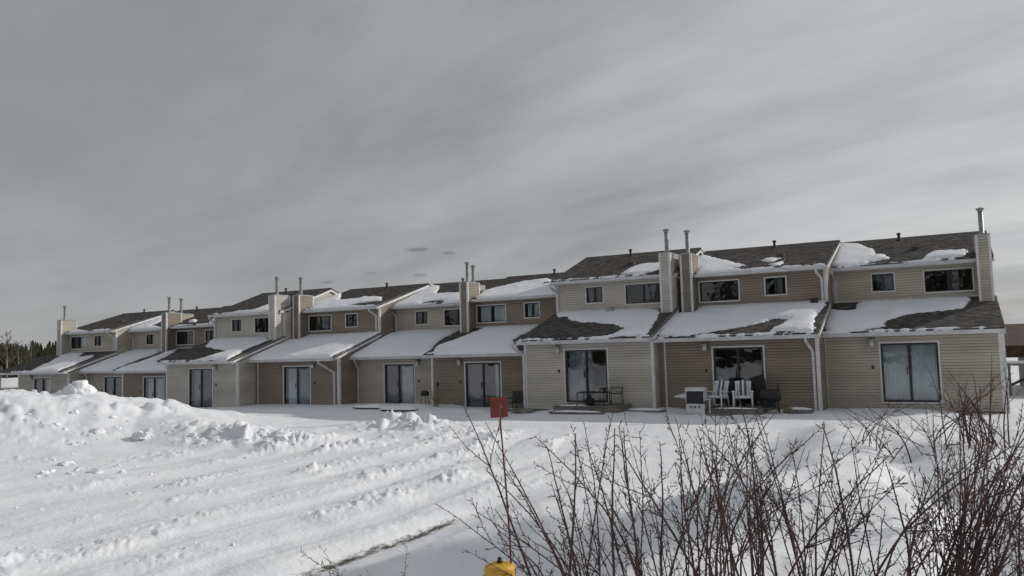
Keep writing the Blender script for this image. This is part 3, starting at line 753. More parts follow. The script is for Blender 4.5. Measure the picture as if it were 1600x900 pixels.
ds(1, W + .07, .10, HGE + .02, -.55, xg=W + .03, yg=-OG - .05); ds(1, .12, S - .06, HGU + .02, HUB - .06, xg=.05, yg=S - OU - .05)
ds(2, W - .17, -.06, HGE + .02, -.45, xg=W - .32, yg=-OG - .05); ds(2, W - .15, S - .06, HGU + .02, HUB - .12, xg=W - .30, yg=S - OU - .05)
ds(3, -.02, -.06, HGE + .02, -.35, xg=-.30, yg=-OG - .05); ds(3, .07, S - .06, HGU + .02, HUB - .1, xg=-.12, yg=S - OU - .05)
ds(5, .17, -.06, HGE + .02, -.2, xg=.35, yg=-OG - .05); ds(5, .17, S - .06, HGU + .02, HUB - .1, xg=.02, yg=S - OU - .05)
ds(6, W - .25, -.06, HGE + .02, -.2, xg=W - .85, yg=-OG - .05); ds(6, W - .17, S - .06, HGU + .02, HUB - .1, xg=W - .4, yg=S - OU - .05)
ds(7, .09, S - .06, HGU + .02, HUB - .1, xg=-.05, yg=S - OU - .05)
ds(9, .17, -.06, HGE + .02, -.1, xg=.55, yg=-OG - .05); ds(9, .15, S - .06, HGU + .02, HUB - .1, xg=-.1, yg=S - OU - .05)
ds(10, W - .15, S - .06, HGU + .02, HUB - .1, xg=W - .4, yg=S - OU - .05)

# snow lying on the roofs: outlines in each roof's own metres (x along the eave, y up the slope)
ROOF_SNOW = {
  'low1': [[(0.18,-0.43),(-0.05,0.19),(-0.12,2.64),(0.21,2.07),(0.84,1.97),(0.93,2.36),(0.87,2.93),(1.38,3.12),(2.7,3.1),(4.74,2.99),(4.65,2.34),(4.39,1.68),(3.76,1.5),(3.24,1.45),(2.47,1.09),(2.09,0.69),(1.99,0.1),(1.24,-0.45),(0.64,-0.53)]],
  'low2': [[(-0.12,-0.3),(-0.34,0.56),(-0.41,1.81),(-0.31,2.59),(0.47,3.01),(0.47,3.45),(5.36,3.21),(5.38,2.66),(5.26,1.99),(5.21,1.2),(5.37,-0.41),(3.87,-0.21),(4.06,0.45),(4.35,1.1),(3.78,1.21),(2.95,0.45),(1.9,-0.01),(0.99,-0.4)]],
  'low3': [[(0.05,2.95),(0.02,3.45),(2.68,3.26),(4.8,2.93),(5.04,1.81),(5.24,0.42),(5.29,-0.41),(3.77,-0.37),(3.96,0.16),(4.12,0.48),(3.74,0.99),(3.01,1.38),(2.35,1.52),(1.39,1.85),(0.8,2.47),(0.39,2.53)]],
  'low4': [[(0.61,-0.76),(0.32,-0.45),(-0.07,0.6),(0.36,1.18),(0.74,2.04),(0.96,2.73),(1.1,3.15),(3.86,3.05),(3.89,2.42),(3.59,1.01),(5.06,-0.76),(5.27,-0.76)]],
  'low5': [[(-0.18,-0.76),(-1.62,0.78),(-0.87,2.41),(-0.34,3.45),(0.72,3.45),(2.19,3.45),(4.24,3.01),(4.03,1.97),(4.09,0.91),(4.63,-0.01),(5.22,-0.76)]],
  'low6': [[(-0.22,-0.62),(-1.5,0.88),(-1.49,2.16),(-0.73,2.62),(0.16,3.21),(0.75,3.34),(2.48,2.99),(5.4,3.35),(5.83,2.8),(5.38,0.68),(5.27,-0.6)]],
  'low7': [[(0.81,1.82),(-0.15,3.05),(4.27,3.1),(4.91,2.5),(4.81,1.19),(5.24,-0.52),(2.89,-0.43),(3.21,0.13),(3.62,0.84),(3.07,1.06),(2.04,1.37)]],
  'low8': [[(-0.03,-0.5),(-0.06,-0.18),(0.32,0.77),(0.59,2.21),(0.85,3.06),(1.5,1.71),(1.57,0.83),(3.03,0.6),(4.49,-0.52),(5.18,-0.76)]],
  'low9': [[(0.4,-0.76),(-1.36,0.04),(-1.76,1.37),(-1.79,2.62),(-0.99,3.45),(0.81,3.45),(3.21,3.02),(3.64,2.31),(3.2,1.38),(3.25,-0.48),(3.92,-0.76)]],
  'low10': [[(2.12,-0.56),(1.61,0.32),(1.37,1.12),(0.47,2.51),(0.58,3.07),(2.29,2.89),(3.16,2.09),(4.51,2.37),(4.98,0.87),(5.05,-0.63)]],
  'up1': [[(-0,3.03),(-0.23,6.1),(0.07,6.71),(0.75,6.33),(1.4,5.24),(1.52,4.34),(2,4.06),(2.1,3.43),(1.46,3.14),(0.91,2.79)], [(3.2,3.03),(3.38,3.6),(3.61,4.09),(4.66,4.07),(4.7,3.58),(4.57,3)]],
  'up2': [[(0.58,2.54),(-0.61,6.81),(-0.17,6.63),(1.02,5.11),(2.38,3.61),(1.87,3.24),(2.46,2.78),(3.92,2.86),(5.48,2.84),(5.57,2.54)], [(2.82,4.38),(3.16,4.78),(3.61,4.53),(3.39,3.97),(3.14,3.85)], [(3.25,3.48),(3.53,3.63),(3.71,4.15),(3.81,4.2),(3.77,3.22),(3.53,3.1)]],
  'up3': [[(3.03,3.17),(3.17,4.38),(3.61,4.62),(4.45,4.57),(4.76,3.56),(4.39,3.18),(4.08,2.92)]],
  'up4': [[(0.94,2.54),(0.54,2.94),(0.22,4.36),(0.85,5.14),(1.69,5.97),(2.95,6.21),(3.81,4.95),(5.29,2.54),(3.3,2.54)]],
  'up5': [[(0.43,2.54),(-0.82,4.24),(-1.08,6.07),(-0.94,7.09),(0.8,6.32),(1.74,4.67),(3.4,4.58),(4.8,2.54),(3.59,2.54),(3.06,3.32),(2.39,3.27),(1.83,3.06),(2.32,2.54)]],
  'up6': [[(1.28,2.54),(0.16,3.45),(-2,5.82),(-2.47,7.74),(0.08,6.31),(1.38,4.59),(2.77,4.82),(2.7,5.19),(4.43,4.62),(5.06,3.75),(3.79,3.6),(3.21,3.22),(5.76,2.54),(6.19,2.54)]],
  'up7': [[(1.43,2.69),(1.97,3.1),(3.04,3.13),(3.22,3.65),(3.36,4.1),(5.08,2.54)]],
  'up8': [[(1.28,3.39),(0.57,4.07),(1.2,4.15),(1.99,3.4)], [(4.22,2.54),(3.22,3.36),(2.86,4.01),(4.79,2.54)]],
  'up9': [[(0.58,2.54),(-0.21,3.05),(-0.9,3.73),(-0.97,4.76),(-0.89,6.03),(1.19,4.63),(1.51,3.47),(3.43,2.85),(4.28,2.54)]],
  'up10': [[(1.16,2.54),(0.42,3.07),(0.94,3.32),(2.35,2.91),(3.22,2.54)]],
}
ROOF_DESC = {1: 'the townhouse at the right end', 2: 'the tan townhouse with the white garden chairs', 3: 'the greige townhouse with the black metal table', 4: 'the dark tan townhouse behind the red sign',
             5: 'the beige townhouse with the buried picnic tables', 6: 'the brown townhouse left of the buried picnic tables', 7: 'the greige townhouse with the dark roof wedge', 8: 'the narrow-looking tan townhouse', 9: 'the beige townhouse right of the big snow pile', 10: 'the leftmost townhouse'}
def sdf(px_, py_, poly):
    d = np.full(px_.shape, 1e9); ins = np.zeros(px_.shape, bool); n = len(poly)
    for k in range(n):
        (ax, ay), (bx, by) = poly[k], poly[(k + 1) % n]; ex, ey = bx - ax, by - ay; wx, wy = px_ - ax, py_ - ay
        t = np.clip((wx * ex + wy * ey) / (ex * ex + ey * ey + 1e-9), 0, 1); d = np.minimum(d, np.hypot(wx - ex * t, wy - ey * t))
        c = ((ay <= py_) != (by <= py_)) & (px_ < (bx - ax) * (py_ - ay) / (by - ay + 1e-12) + ax); ins ^= c
    return np.where(ins, d, -d)
def roof_snow(i, which):
    X, Y, Z = UNITS[i]; sr = SR(i); key = which + str(i)
    if key not in ROOF_SNOW: return
    xl = 0.0 if i == 10 else UNITS[i + 1][0] + W - X + .004
    ya, za, yb, zb = (-OG - .03, HGE + .17, S - .01, HUB - .01) if which == 'low' else (S - OU - .03, HGU + .17, S + sr, HR)
    T = .115 if which == 'low' else .09
    step = .045 if i < 5 else .06
    x0, x1 = xl - .05, W + .05; gx = np.arange(x0, x1 + step, step); gy = np.arange(ya - .09, yb + .02, step)
    GX, GY = np.meshgrid(gx, gy); s = np.full(GX.shape, -9.0)
    for poly in ROOF_SNOW[key]: s = np.maximum(s, sdf(GX, GY, poly))
    # thin snow caught along the eave and gutter
    s = np.maximum(s, .05 - np.abs(GY - ya - .05) + .13 * fbm(GX * 1.1 + i * 5, GY * 0 + i, 3))
    s = s + .12 * fbm(GX * 1.6 + i * 7, GY * 2.6, 4) + .24 * fbm(GX * 5 + i, GY * 6, 4)
    s = np.minimum(s, np.minimum(GX - x0, x1 - GX) - .02); s = np.minimum(s, (GY - ya + .045) * .8)
    if which == 'up':
        c0, c1 = (W - CW - .04, W + .1) if i % 2 else (-.4, CW + .04)
        inside = np.minimum(np.minimum(GX - c0, c1 - GX), S + .50 - GY); s = np.minimum(s, -inside)
    else:
        c0, c1 = (W - CW - .04, W + .1) if i % 2 else (-.4, CW + .04)
        inside = np.minimum(np.minimum(GX - c0, c1 - GX), GY - (S - CF - .02)); s = np.minimum(s, -inside)
    base = za + (zb - za) * (GY - ya) / (yb - ya)
    th = T * (1 - np.exp(-np.maximum(s, 0) / .10)) * (0.85 + .9 * fbm(GX * .8 + i, GY * .8, 3)) + .02 * fbm(GX * 3, GY * 3, 3) * (s > .1)
    if i == 5 and which == 'low': th = th * (1 + .9 * np.exp(-((GX - 1.0) / 1.3) ** 2 - ((GY - 1.6) / 1.5) ** 2))
    if i == 9 and which == 'low': th = th * (1 + .5 * np.exp(-((GX - 2.0) / 1.6) ** 2 - ((GY - 2.2) / 1.3) ** 2))
    if which == 'low': th = th * (1 - .3 * sstep(yb - .5, yb, GY))
    lowv = np.where(s > 0, th + .012, np.maximum(-.06, s * .9))
    ZZ = base + lowv
    ok = s > -.13; ny_, nx_ = GX.shape
    idx = -np.ones(GX.shape, int); fc = (s[:-1, :-1] > 0) | (s[1:, :-1] > 0) | (s[:-1, 1:] > 0) | (s[1:, 1:] > 0)
    need = np.zeros(GX.shape, bool); need[:-1, :-1] |= fc; need[1:, :-1] |= fc; need[:-1, 1:] |= fc; need[1:, 1:] |= fc
    idx[need] = np.arange(need.sum())
    v = np.stack([GX[need], GY[need], ZZ[need]], -1)
    jj, ii = np.nonzero(fc); f = np.stack([idx[jj, ii], idx[jj, ii + 1], idx[jj + 1, ii + 1], idx[jj + 1, ii]], -1)
    if not len(f): return
    me = bpy.data.meshes.new('roof_snow'); me.from_pydata(v.tolist(), [], f.tolist()); me.materials.append(SNOW)
    me.polygons.foreach_set('use_smooth', [True] * len(f)); me.update()
    o = link('roof_snow', me, kind='stuff', loc=(X, Y, Z + EYE))
    tag(o, 'snow lying on the %s roof of %s' % ('lower' if which == 'low' else 'upper', ROOF_DESC[i]), 'snow')
for i in range(1, 11):
    roof_snow(i, 'low'); roof_snow(i, 'up')

# ---------------------------------------------------------------- things at the patio doors
def deck(name, label, x0, x1, y0, y1, ztop, th, n, group=None):
    t = thing(name, label, 'deck', ((x0 + x1) / 2, (y0 + y1) / 2, ztop - th - .1))
    w, d = (x1 - x0) / 2, (y1 - y0); zb = th + .1
    fr = MB(); fr.box(-w + .02, -d / 2 + .02, 0, w - .02, -d / 2 + .06, zb - .035); fr.box(-w + .02, d / 2 - .06, 0, w - .02, d / 2 - .02, zb - .035)
    for xx in (-w + .02, w - .06): fr.box(xx, -d / 2 + .06, 0, xx + .04, d / 2 - .06, zb - .036)
    fr.build('joist_frame', WOOD, t)
    bw = d / n
    for k in range(n): MB().box(-w, -d / 2 + k * bw + .005, zb - .035 + random.uniform(0, .003), w, -d / 2 + (k + 1) * bw - .005, zb + random.uniform(-.002, .003)).build('plank', WOOD, t)
    return t
def snow_pad(label, cx, cy, z, rx, ry, h, seed=0, sq=4):
    v = []; f = []; n = 26; m = 7
    for k in range(m + 1):
        r = k / m
        for j in range(n):
            a = 2 * math.pi * j / n; c, s = math.cos(a), math.sin(a)
            g = (abs(c) ** sq + abs(s) ** sq) ** (-1 / sq); nn = 1 + .12 * math.sin(a * 3 + seed) * math.cos(a * 5 + seed * 2)
            v.append((rx * r * c * g * nn, ry * r * s * g * nn, h * (1 - r ** 4) ** .7 * (1 + .25 * math.sin(3 * r + a * 2 + seed))))
    for k in range(m):
        for j in range(n): f.append((k * n + j, (k + 1) * n + j, (k + 1) * n + (j + 1) % n, k * n + (j + 1) % n))
    me = bpy.data.meshes.new('snow_cap'); me.from_pydata(v, [], f); me.materials.append(SNOW); me.polygons.foreach_set('use_smooth', [True] * len(f)); me.update()
    o = link('snow_cap', me, kind='stuff', loc=(cx, cy, z)); tag(o, label, 'snow'); return o

deck('wooden_step', 'low weathered deck in front of the greige townhouse with the black table', -13.08, -10.45, 26.55, 27.98, .36, .12, 9)
deck('wooden_step', 'narrow snow-topped plank step in front of the low weathered deck', -12.98, -10.85, 26.02, 26.36, .19, .06, 2)
snow_pad('thin snow on the narrow plank step', -11.92, 26.19, .185, 1.03, .15, .05, 2)
snow_pad('thin snow on the low weathered deck left of the black table', -12.3, 26.95, .355, .62, .32, .035, 4)
deck('wooden_step', 'grey wooden platform under the two white garden chairs', -7.30, -5.45, 26.62, 28.3, .34, .15, 10)
deck('wooden_step', 'short wooden step below the platform of the white chairs', -7.22, -6.45, 26.25, 26.55, .17, .05, 2)

snow_pad('thin snow on the front edge of the platform under the white chairs', -6.3, 26.70, .335, .72, .07, .035, 3)
def black_table():
    t = thing('patio_table', 'black metal patio table standing on the weathered deck', 'table', (-11.58, 27.0, .36)); w, d, h = .53, .30, .50
    tb = MB(); ring2 = [(-w, -d), (w, -d), (w, d), (-w, d)]
    for (a, b), (c, e_) in zip(ring2, ring2[1:] + ring2[:1]): tb.box(min(a, c) - .018, min(b, e_) - .018, h - .035, max(a, c) + .018, max(b, e_) + .018, h)
    for k in range(7): tb.box(-w + .02, -d + .06 + k * .075, h - .022, w - .02, -d + .09 + k * .075, h - .008)
    tb.build('table_top', BLACK, t)
    for sx in (-1, 1):
        for sy in (-1, 1): MB().tube([(sx * w, sy * d, h - .03), (sx * (w - .01), sy * d, .25), (sx * (w + .02), sy * (d + .02), 0)], .017, 8).build('leg', BLACK, t)
    MB().tube([(-w, -d, .12), (w, -d, .12)], .009, 6).build('stretcher', BLACK, t); MB().tube([(-w, d, .12), (w, d, .12)], .009, 6).build('stretcher', BLACK, t)
black_table()
def metal_chair(loc, rz, label):
    t = thing('patio_chair', label, 'chair', loc, rz)
    for sx in (-1, 1):
        MB().tube([(sx * .22, .2, 0), (sx * .22, .2, .45), (sx * .21, .27, .62)], .014, 8).build('leg', BLACK, t); MB().tube([(sx * .22, -.2, 0), (sx * .22, -.2, .42)], .014, 8).build('leg', BLACK, t)
        MB().tube([(sx * .23, -.2, .42), (sx * .235, -.19, .56), (sx * .235, .22, .57)], .012, 8).build('armrest', BLACK, t)
    s = MB(); [s.box(-.21, -.2 + k * .06, .41, .21, -.165 + k * .06, .425) for k in range(7)]; s.build('seat', BLACK, t)
    b = MB(); b.tube([(-.21, .27, .62), (.21, .27, .62)], .014, 8); [b.tube([(-.16 + k * .065, .205, .44), (-.16 + k * .065, .27, .62)], .007, 6) for k in range(6)]; b.build('backrest', BLACK, t)
metal_chair((-10.90, 27.55, .36), R(12), 'black metal chair pushed against the right end of the black table')
o = MB().lathe([(.12, 0), (.17, .04), (.19, .16), (.17, .24), (.12, .28), (.05, .31), (.07, .36), (.04, .40), (.01, .41)], n=18).build('covered_pot', BLACKC, smooth=True, loc=(-11.72, 26.95, .36)); tag(o, 'round black lidded pot on the deck under the black table', 'pot')
o = MB().lathe([(.07, 0), (.09, .02), (.05, .06), (.08, .10), (.02, .13)], n=12).build('lantern', BLACK, smooth=True, loc=(-11.18, 27.1, .86)); tag(o, 'small black lantern on the right end of the black table', 'lantern')

def garden_chair(loc, rz, label):
    t = thing('garden_chair', label, 'chair', loc, rz, 'white garden chairs on the wooden platform')
    for sx in (-1, 1):
        MB().tube([(sx * .31, -.27, 0), (sx * .30, -.24, .30), (sx * .31, -.26, .56)], [.03, .026, .028], 8).build('leg', WHITEP, t, smooth=True)
        MB().tube([(sx * .30, .30, 0), (sx * .28, .20, .54)], [.03, .026], 8).build('leg', WHITEP, t, smooth=True)
        MB().prism([(-.29, .555), (.27, .50), (.27, .53), (-.29, .59)], 'x', sx * .31 - .04, sx * .31 + .04).build('armrest', WHITEP, t)
    s = MB(); [s.prism([(-.26 + k * .085, .335 - k * .009), (-.19 + k * .085, .325 - k * .009), (-.19 + k * .085, .35 - k * .009), (-.26 + k * .085, .36 - k * .009)], 'x', -.24, .24) for k in range(6)]; s.build('seat', WHITEP, t)
    n = 7
    for k in range(n):
        x = -.262 + k * .076; hh = .92 - .012 * abs(k - 3) ** 1.6
        MB().prism([(.20, .30), (.42, hh), (.445, hh), (.225, .30)], 'x', x, x + .064).build('slat', BLUESTR if k in (2, 4) else WHITEP, t)
    cr_ = MB(); cr_.prism([(.395, .80), (.425, .88), (.45, .88), (.42, .80)], 'x', -.27, .27); cr_.build('back_rail', WHITEP, t)
    c = MB(); P = []
    for k in range(9):
        q = k / 8 * math.pi; P.append((-.26 + .46 * k / 8, .355 - .012 * k / 2 + .075 * math.sin(q) ** .5))
    c.prism(P + [(.2, .31), (-.26, .345)], 'x', -.26, .26); c.build('seat_cushion', WHITEP, t, smooth=False)
    return t
garden_chair((-7.05, 27.15, .34), R(-14), 'white garden chair on the left of the platform, next to the grill')
garden_chair((-6.15, 27.12, .34), R(10), 'white garden chair on the right of the platform, in front of the dark covered shape')

def grill():
    z = gz(-7.66, 26.8); t = thing('grill_cart', 'white grill cart with black hood and a side shelf left of the garden chairs', 'grill', (-7.66, 26.8, z - .02), R(4))
    b = MB(); b.box(-.31, -.24, .03, .31, .24, .37); b.build('cabinet', WHITEP, t)
    for k in range(3): MB().box(-.19 + k * .14, -.252, .22, -.11 + k * .14, -.24, .30).build('control_knob', GREYW, t)
    h = MB(); h.prism([(-.245, .37), (-.275, .58), (-.225, .80), (.20, .82), (.23, .37)], 'x', -.292, .292); h.build('hood', BLACK, t)
    for sx in (-1, 1): MB().prism([(-.25, .42), (-.265, .62), (-.21, .82), (.24, .85), (.24, .42)], 'x', sx * .30 - .018, sx * .30 + .018).build('side_panel', WHITEP, t)
    l = MB(); l.prism([(-.29, .80), (-.27, .87), (-.15, .92), (.2, .92), (.27, .84), (.2, .81)], 'x', -.33, .33); l.build('lid', WHITEP, t)
    s = MB(); s.prism([(-.75, .60), (-.32, .56), (-.32, .69), (-.42, .70), (-.70, .64)], 'y', -.22, .20); s.build('side_shelf', WHITEP, t)
    l2 = MB(); l2.box(.34, -.24, .50, .50, .20, .53); l2.box(.46, -.22, 0, .50, -.18, .5); l2.build('side_table', WHITEP, t)
    for sx in (-1, 1): MB().box(sx * .28 - .03, -.23, -.06, sx * .28 + .03, .23, .03).build('foot', BLACK, t)
grill()
def covered(name, label, cat, loc, w, d, h, seed, m=BLACKC):
    n = 22; prof = [(1.0, 0), (1.03, .25), (.96, .6), (.92, .85), (.80, .97), (.35, 1.0), (0.02, 1.0)]; v = []; f = []
    for r_, hh in prof:
        for j in range(n):
            a = 2 * math.pi * j / n; c, s = math.cos(a), math.sin(a); g = (abs(c) ** 4 + abs(s) ** 4) ** -.25; q = 1 + .07 * math.sin(a * 5 + seed + hh * 3) + .04 * math.sin(a * 11 + seed)
            v.append((w * r_ * c * g * q, d * r_ * s * g * q, h * hh * (1 + .05 * math.sin(a * 2 + seed))))
    for k in range(len(prof) - 1):
        for j in range(n): f.append((k * n + j, k * n + (j + 1) % n, (k + 1) * n + (j + 1) % n, (k + 1) * n + j))
    me = bpy.data.meshes.new(name); me.from_pydata(v, [], f); me.materials.append(m); me.polygons.foreach_set('use_smooth', [True] * len(f)); me.update()
    tag(link(name, me, loc=loc), label, cat)
covered('covered_grill', 'black covered grill standing behind and between the white garden chairs', 'grill', (-6.62, 28.0, .34), .32, .22, .80, 1.0)
covered('covered_furniture', 'tall black covered bundle behind the right white garden chair', 'furniture', (-5.82, 28.05, .34), .24, .2, .98, 2.2)
def bar_cart():
    t = thing('smoker', 'black smoker grill on thin legs right of the white garden chairs', 'grill', (-5.28, 27.3, gz(-5.28, 27.3)), R(6))
    MB().lathe([(.02, -.34), (.15, -.33), (.20, -.28), (.20, .28), (.15, .33), (.02, .34)], (0, 0, .60), 16, ax='x').build('drum', BLACK, t, smooth=True)
    for sx in (-1, 1):
        for sy in (-1, 1): MB().tube([(sx * .20, sy * .1, .5), (sx * .26, sy * .2, 0)], .017, 6).build('leg', BLACK, t)
    MB().box(-.26, -.18, .20, .26, .18, .23).build('shelf', BLACK, t); MB().box(-.30, -.34, .58, .30, -.20, .60).build('front_shelf', BLACK, t)
    MB().tube([(.25, 0, .78), (.25, 0, .98)], .035, 10).build('stack', BLACK, t)
    covered_mb = MB(); covered_mb.box(-.2, -.14, .23, .16, .14, .44); covered_mb.build('fuel_box', BLACKC, t)
bar_cart()
def slab(label, x0, x1, y, w, z, cat='paving slab', rz=0.0, snow=True):
    t = thing('paving_slab', label, cat, ((x0 + x1) / 2, y, z), rz); L = (x1 - x0) / 2
    MB().prism([(-L, -.05), (L, -.05), (L, .03), (L - .02, .045), (-L + .02, .045), (-L, .03)], 'y', -w / 2, w / 2).build('slab', CONC, t)
    if snow: snow_pad('snow on the ' + label, (x0 + x1) / 2, y, z + .043, L * .93, w * .42, .05, x0)
slab('dark slab lying on the snow right of the weathered deck', -10.3, -8.95, 27.2, .55, .17)
slab('dark slab between the black slatted chair and the greige corner', -15.3, -14.25, 27.3, .5, .12, snow=False)
slab('flat slab against the tan wall right of the smoker', -4.9, -3.98, 27.55, .5, .24)
slab('flat slab against the beige wall of the right-end townhouse', -3.4, -1.9, 29.6, .5, .02)

def slat_chair():
    t = thing('slatted_chair', 'black slatted chair beside the dark tan wall, just right of the red square sign', 'chair', (-15.80, 28.55, gz(-15.8, 28.5)), R(-12))
    w = .31
    for sx in (-1, 1):
        MB().tube([(sx * w, -.25, 0), (sx * w, -.22, .46)], .018, 8).build('leg', BLACK, t); MB().tube([(sx * w, .25, 0), (sx * w, .2, .40), (sx * w * .97, .30, .72)], .018, 8).build('leg', BLACK, t)
        MB().box(sx * w - .025, -.26, .45, sx * w + .025, .26, .47).build('armrest', BLACK, t)
    for k in range(8): MB().box(-w + .03 + k * .072, -.24, .27, -w + .075 + k * .072, .2, .29).build('seat_slat', BLACK, t)
    for k in range(8): MB().prism([(.19, .28), (.31, .72), (.33, .72), (.21, .28)], 'x', -w + .03 + k * .072, -w + .075 + k * .072).build('back_slat', BLACK, t)
    MB().prism([(.30, .69), (.31, .74), (.335, .74), (.325, .69)], 'x', -w - .01, w + .01).build('top_rail', BLACK, t)
slat_chair()
t = thing('sled', 'dark red plastic sled lying under the black slatted chair', 'sled', (-15.85, 28.1, gz(-15.85, 28.1) + .02), R(12))
MB().prism([(-.34, .02), (-.30, -.01), (.30, -.01), (.36, .10), (.34, .12), (.28, .03), (-.28, .03), (-.34, .12), (-.36, .11)], 'y', -.2, .2).build('hull', REDD, t); MB().tube([(-.34, -.21, .12), (.34, -.21, .12)], .015, 6).build('rim', REDD, t)

def picnic(label, x, y, rz, snowlabel, z=None):
    z = gz(x, y) - .66 if z is None else z
    t = thing('picnic_table', label, 'table', (x, y, z), rz, 'snow-buried picnic tables')
    for k in range(4): MB().box(-.85, -.36 + k * .185, .70, .85, -.19 + k * .185, .735).build('plank', WOOD, t)
    for sy in (-1, 1): MB().box(-.85, sy * .68 - .12, .44, .85, sy * .68 + .12, .475).build('bench_plank', WOOD, t)
    for sx in (-1, 1): MB().tube([(sx * .62, -.66, 0), (sx * .62, -.68, .43), (sx * .62, -.36, .68), (sx * .62, .36, .68), (sx * .62, .68, .43), (sx * .62, .66, 0)], .024, 8).build('leg', BLACK, t)
    snow_pad(snowlabel, x, y, z + .73, .86, .40, .10, x)
picnic('left picnic table sunk in snow near the beige patio door', -22.3, 27.4, R(4), 'snow on the left picnic table')
picnic('right picnic table sunk in snow near the beige patio door', -20.3, 26.6, R(-12), 'snow on the right picnic table')
t = thing('small_grill', 'small black grill on legs beside the curtained beige patio door', 'grill', (-20.35, 28.6, gz(-20.35, 28.6) - .15))
MB().lathe([(.02, .48), (.16, .50), (.2, .58), (.19, .64), (.12, .72), (.02, .74)], n=14).build('bowl', BLACK, t, smooth=True)
for k in range(3): MB().tube([(.14 * math.cos(k * 2.1), .14 * math.sin(k * 2.1), .52), (.26 * math.cos(k * 2.1), .26 * math.sin(k * 2.1), 0)], .014, 6).build('leg', BLACK, t)

def grass_clump(label, x, y, n, h, sp, rad=.006):
    mb = MB(); z = gz(x, y) - .04
    for _ in range(n):
        a = random.uniform(0, 6.28); l = h * random.uniform(.5, 1); o_ = sp * random.uniform(.3, 1); b0 = (random.uniform(-.12, .12), random.uniform(-.06, .06))
        pts = [(b0[0] + o_ * math.cos(a) * q ** 1.6, b0[1] + o_ * math.sin(a) * q ** 1.6, l * math.sin(q * 1.9) / math.sin(1.57)) for q in (0, .25, .5, .75, 1)]
        mb.tube(pts, [rad, rad, rad * .8, rad * .6, rad * .3], 4, cap=False)
    o = mb.build('dry_plant', STRAW, loc=(x, y, z)); tag(o, label, 'plant')
grass_clump('arching dry brown perennial against the corner strip beside the picnic tables', -19.55, 28.3, 34, .85, .75)
grass_clump('tuft of dry straw-coloured stems right of the smoker', -4.75, 27.3, 22, .65, .25)
t = thing('garden_stake', 'thin dark garden stake with a small ornament beside the white corner strip', 'garden stake', (-19.72, 28.7, gz(-19.72, 28.7) - .1))
MB().tube([(0, 0, 0), (0, 0, 1.05)], .014, 6).build('rod', BLACK, t); MB().lathe([(.01, .92), (.06, .98), (.05, 1.08), (.01, 1.14)], n=10).build('ornament', BLACK, t, smooth=True)

# ---------------------------------------------------------------- hydrant and its marker
HX, HY = -3.90, 6.66
t = thing('fire_hydrant', 'yellow fire hydrant sunk in the snow at the bottom of the picture', 'fire hydrant', (HX, HY, -.02), R(28))
MB().lathe([(.15, 0), (.15, .04), (.105, .05), (.105, .36), (.15, .37), (.15, .40)], n=24).build('barrel', YEL, t, smooth=False)
bo = MB().lathe([(.160, .405), (.160, .435), (.145, .44), (.150, .500), (.146, .520), (.125, .538), (.07, .548), (.04, .55)], n=28).build('bonnet', YEL, t, smooth=False)
for k in range(8): a = k * math.pi / 4 + .2; MB().lathe([(.013, .43), (.013, .452), (.002, .455)], (.143 * math.cos(a), .143 * math.sin(a), 0), 6).build('bolt', YEL, bo)
for k in range(6):
    a = k * math.pi / 3; MB().prism([(.06, .54), (.135, .52), (.135, .532), (.06, .556)], 'y', -.008, .008).build('rib', YEL, bo).rotation_euler = (0, 0, a)
MB().lathe([(.026, .545), (.030, .55), (.030, .565), (.022, .568), (.020, .60), (.012, .604)], n=5).build('operating_nut', BROWNR, t)
for a, r_, L in ((R(-90), .07, .13), (R(0), .05, .12), (R(180), .05, .12)):
    c_, s_ = math.cos(a), math.sin(a)
    MB().tube([(c_ * .09, s_ * .09, .25), (c_ * (.09 + L * .6), s_ * (.09 + L * .6), .25)], r_, 14).build('nozzle', YEL, t)
    MB().tube([(c_ * (.09 + L * .6), s_ * (.09 + L * .6), .25), (c_ * (.09 + L), s_ * (.09 + L), .25)], r_ * 1.15, 8).build('nozzle_cap', YEL, t)
snow_pad('little cap of snow caught on the yellow hydrant', HX - .07, HY - .03, .515, .045, .03, .012, 1)
t = thing('hydrant_marker', 'square red metal plate on a thin red rod above the yellow hydrant', 'marker sign', (HX + .10, HY + .07, .40))
MB().tube([(0, 0, -.35), (-.02, .005, .35), (-.06, .015, .95), (-.107, .025, 1.52), (-.118, .03, 1.70)], [.010, .010, .009, .008, .008], 8).build('rod', REDROD, t)
pl = MB().box(-.086, -.0015, -.098, .086, .0015, .100).build('plate', REDP, t, loc=(-.112, .016, 1.610)); pl.rotation_euler = (R(-2), R(-2.5), R(26))
for zz in (-.03, .06): MB().lathe([(.006, -.004), (.006, .0), (.003, .003)], (0, -.003, zz), 8, ax='y').build('bolt', REDROD, pl)

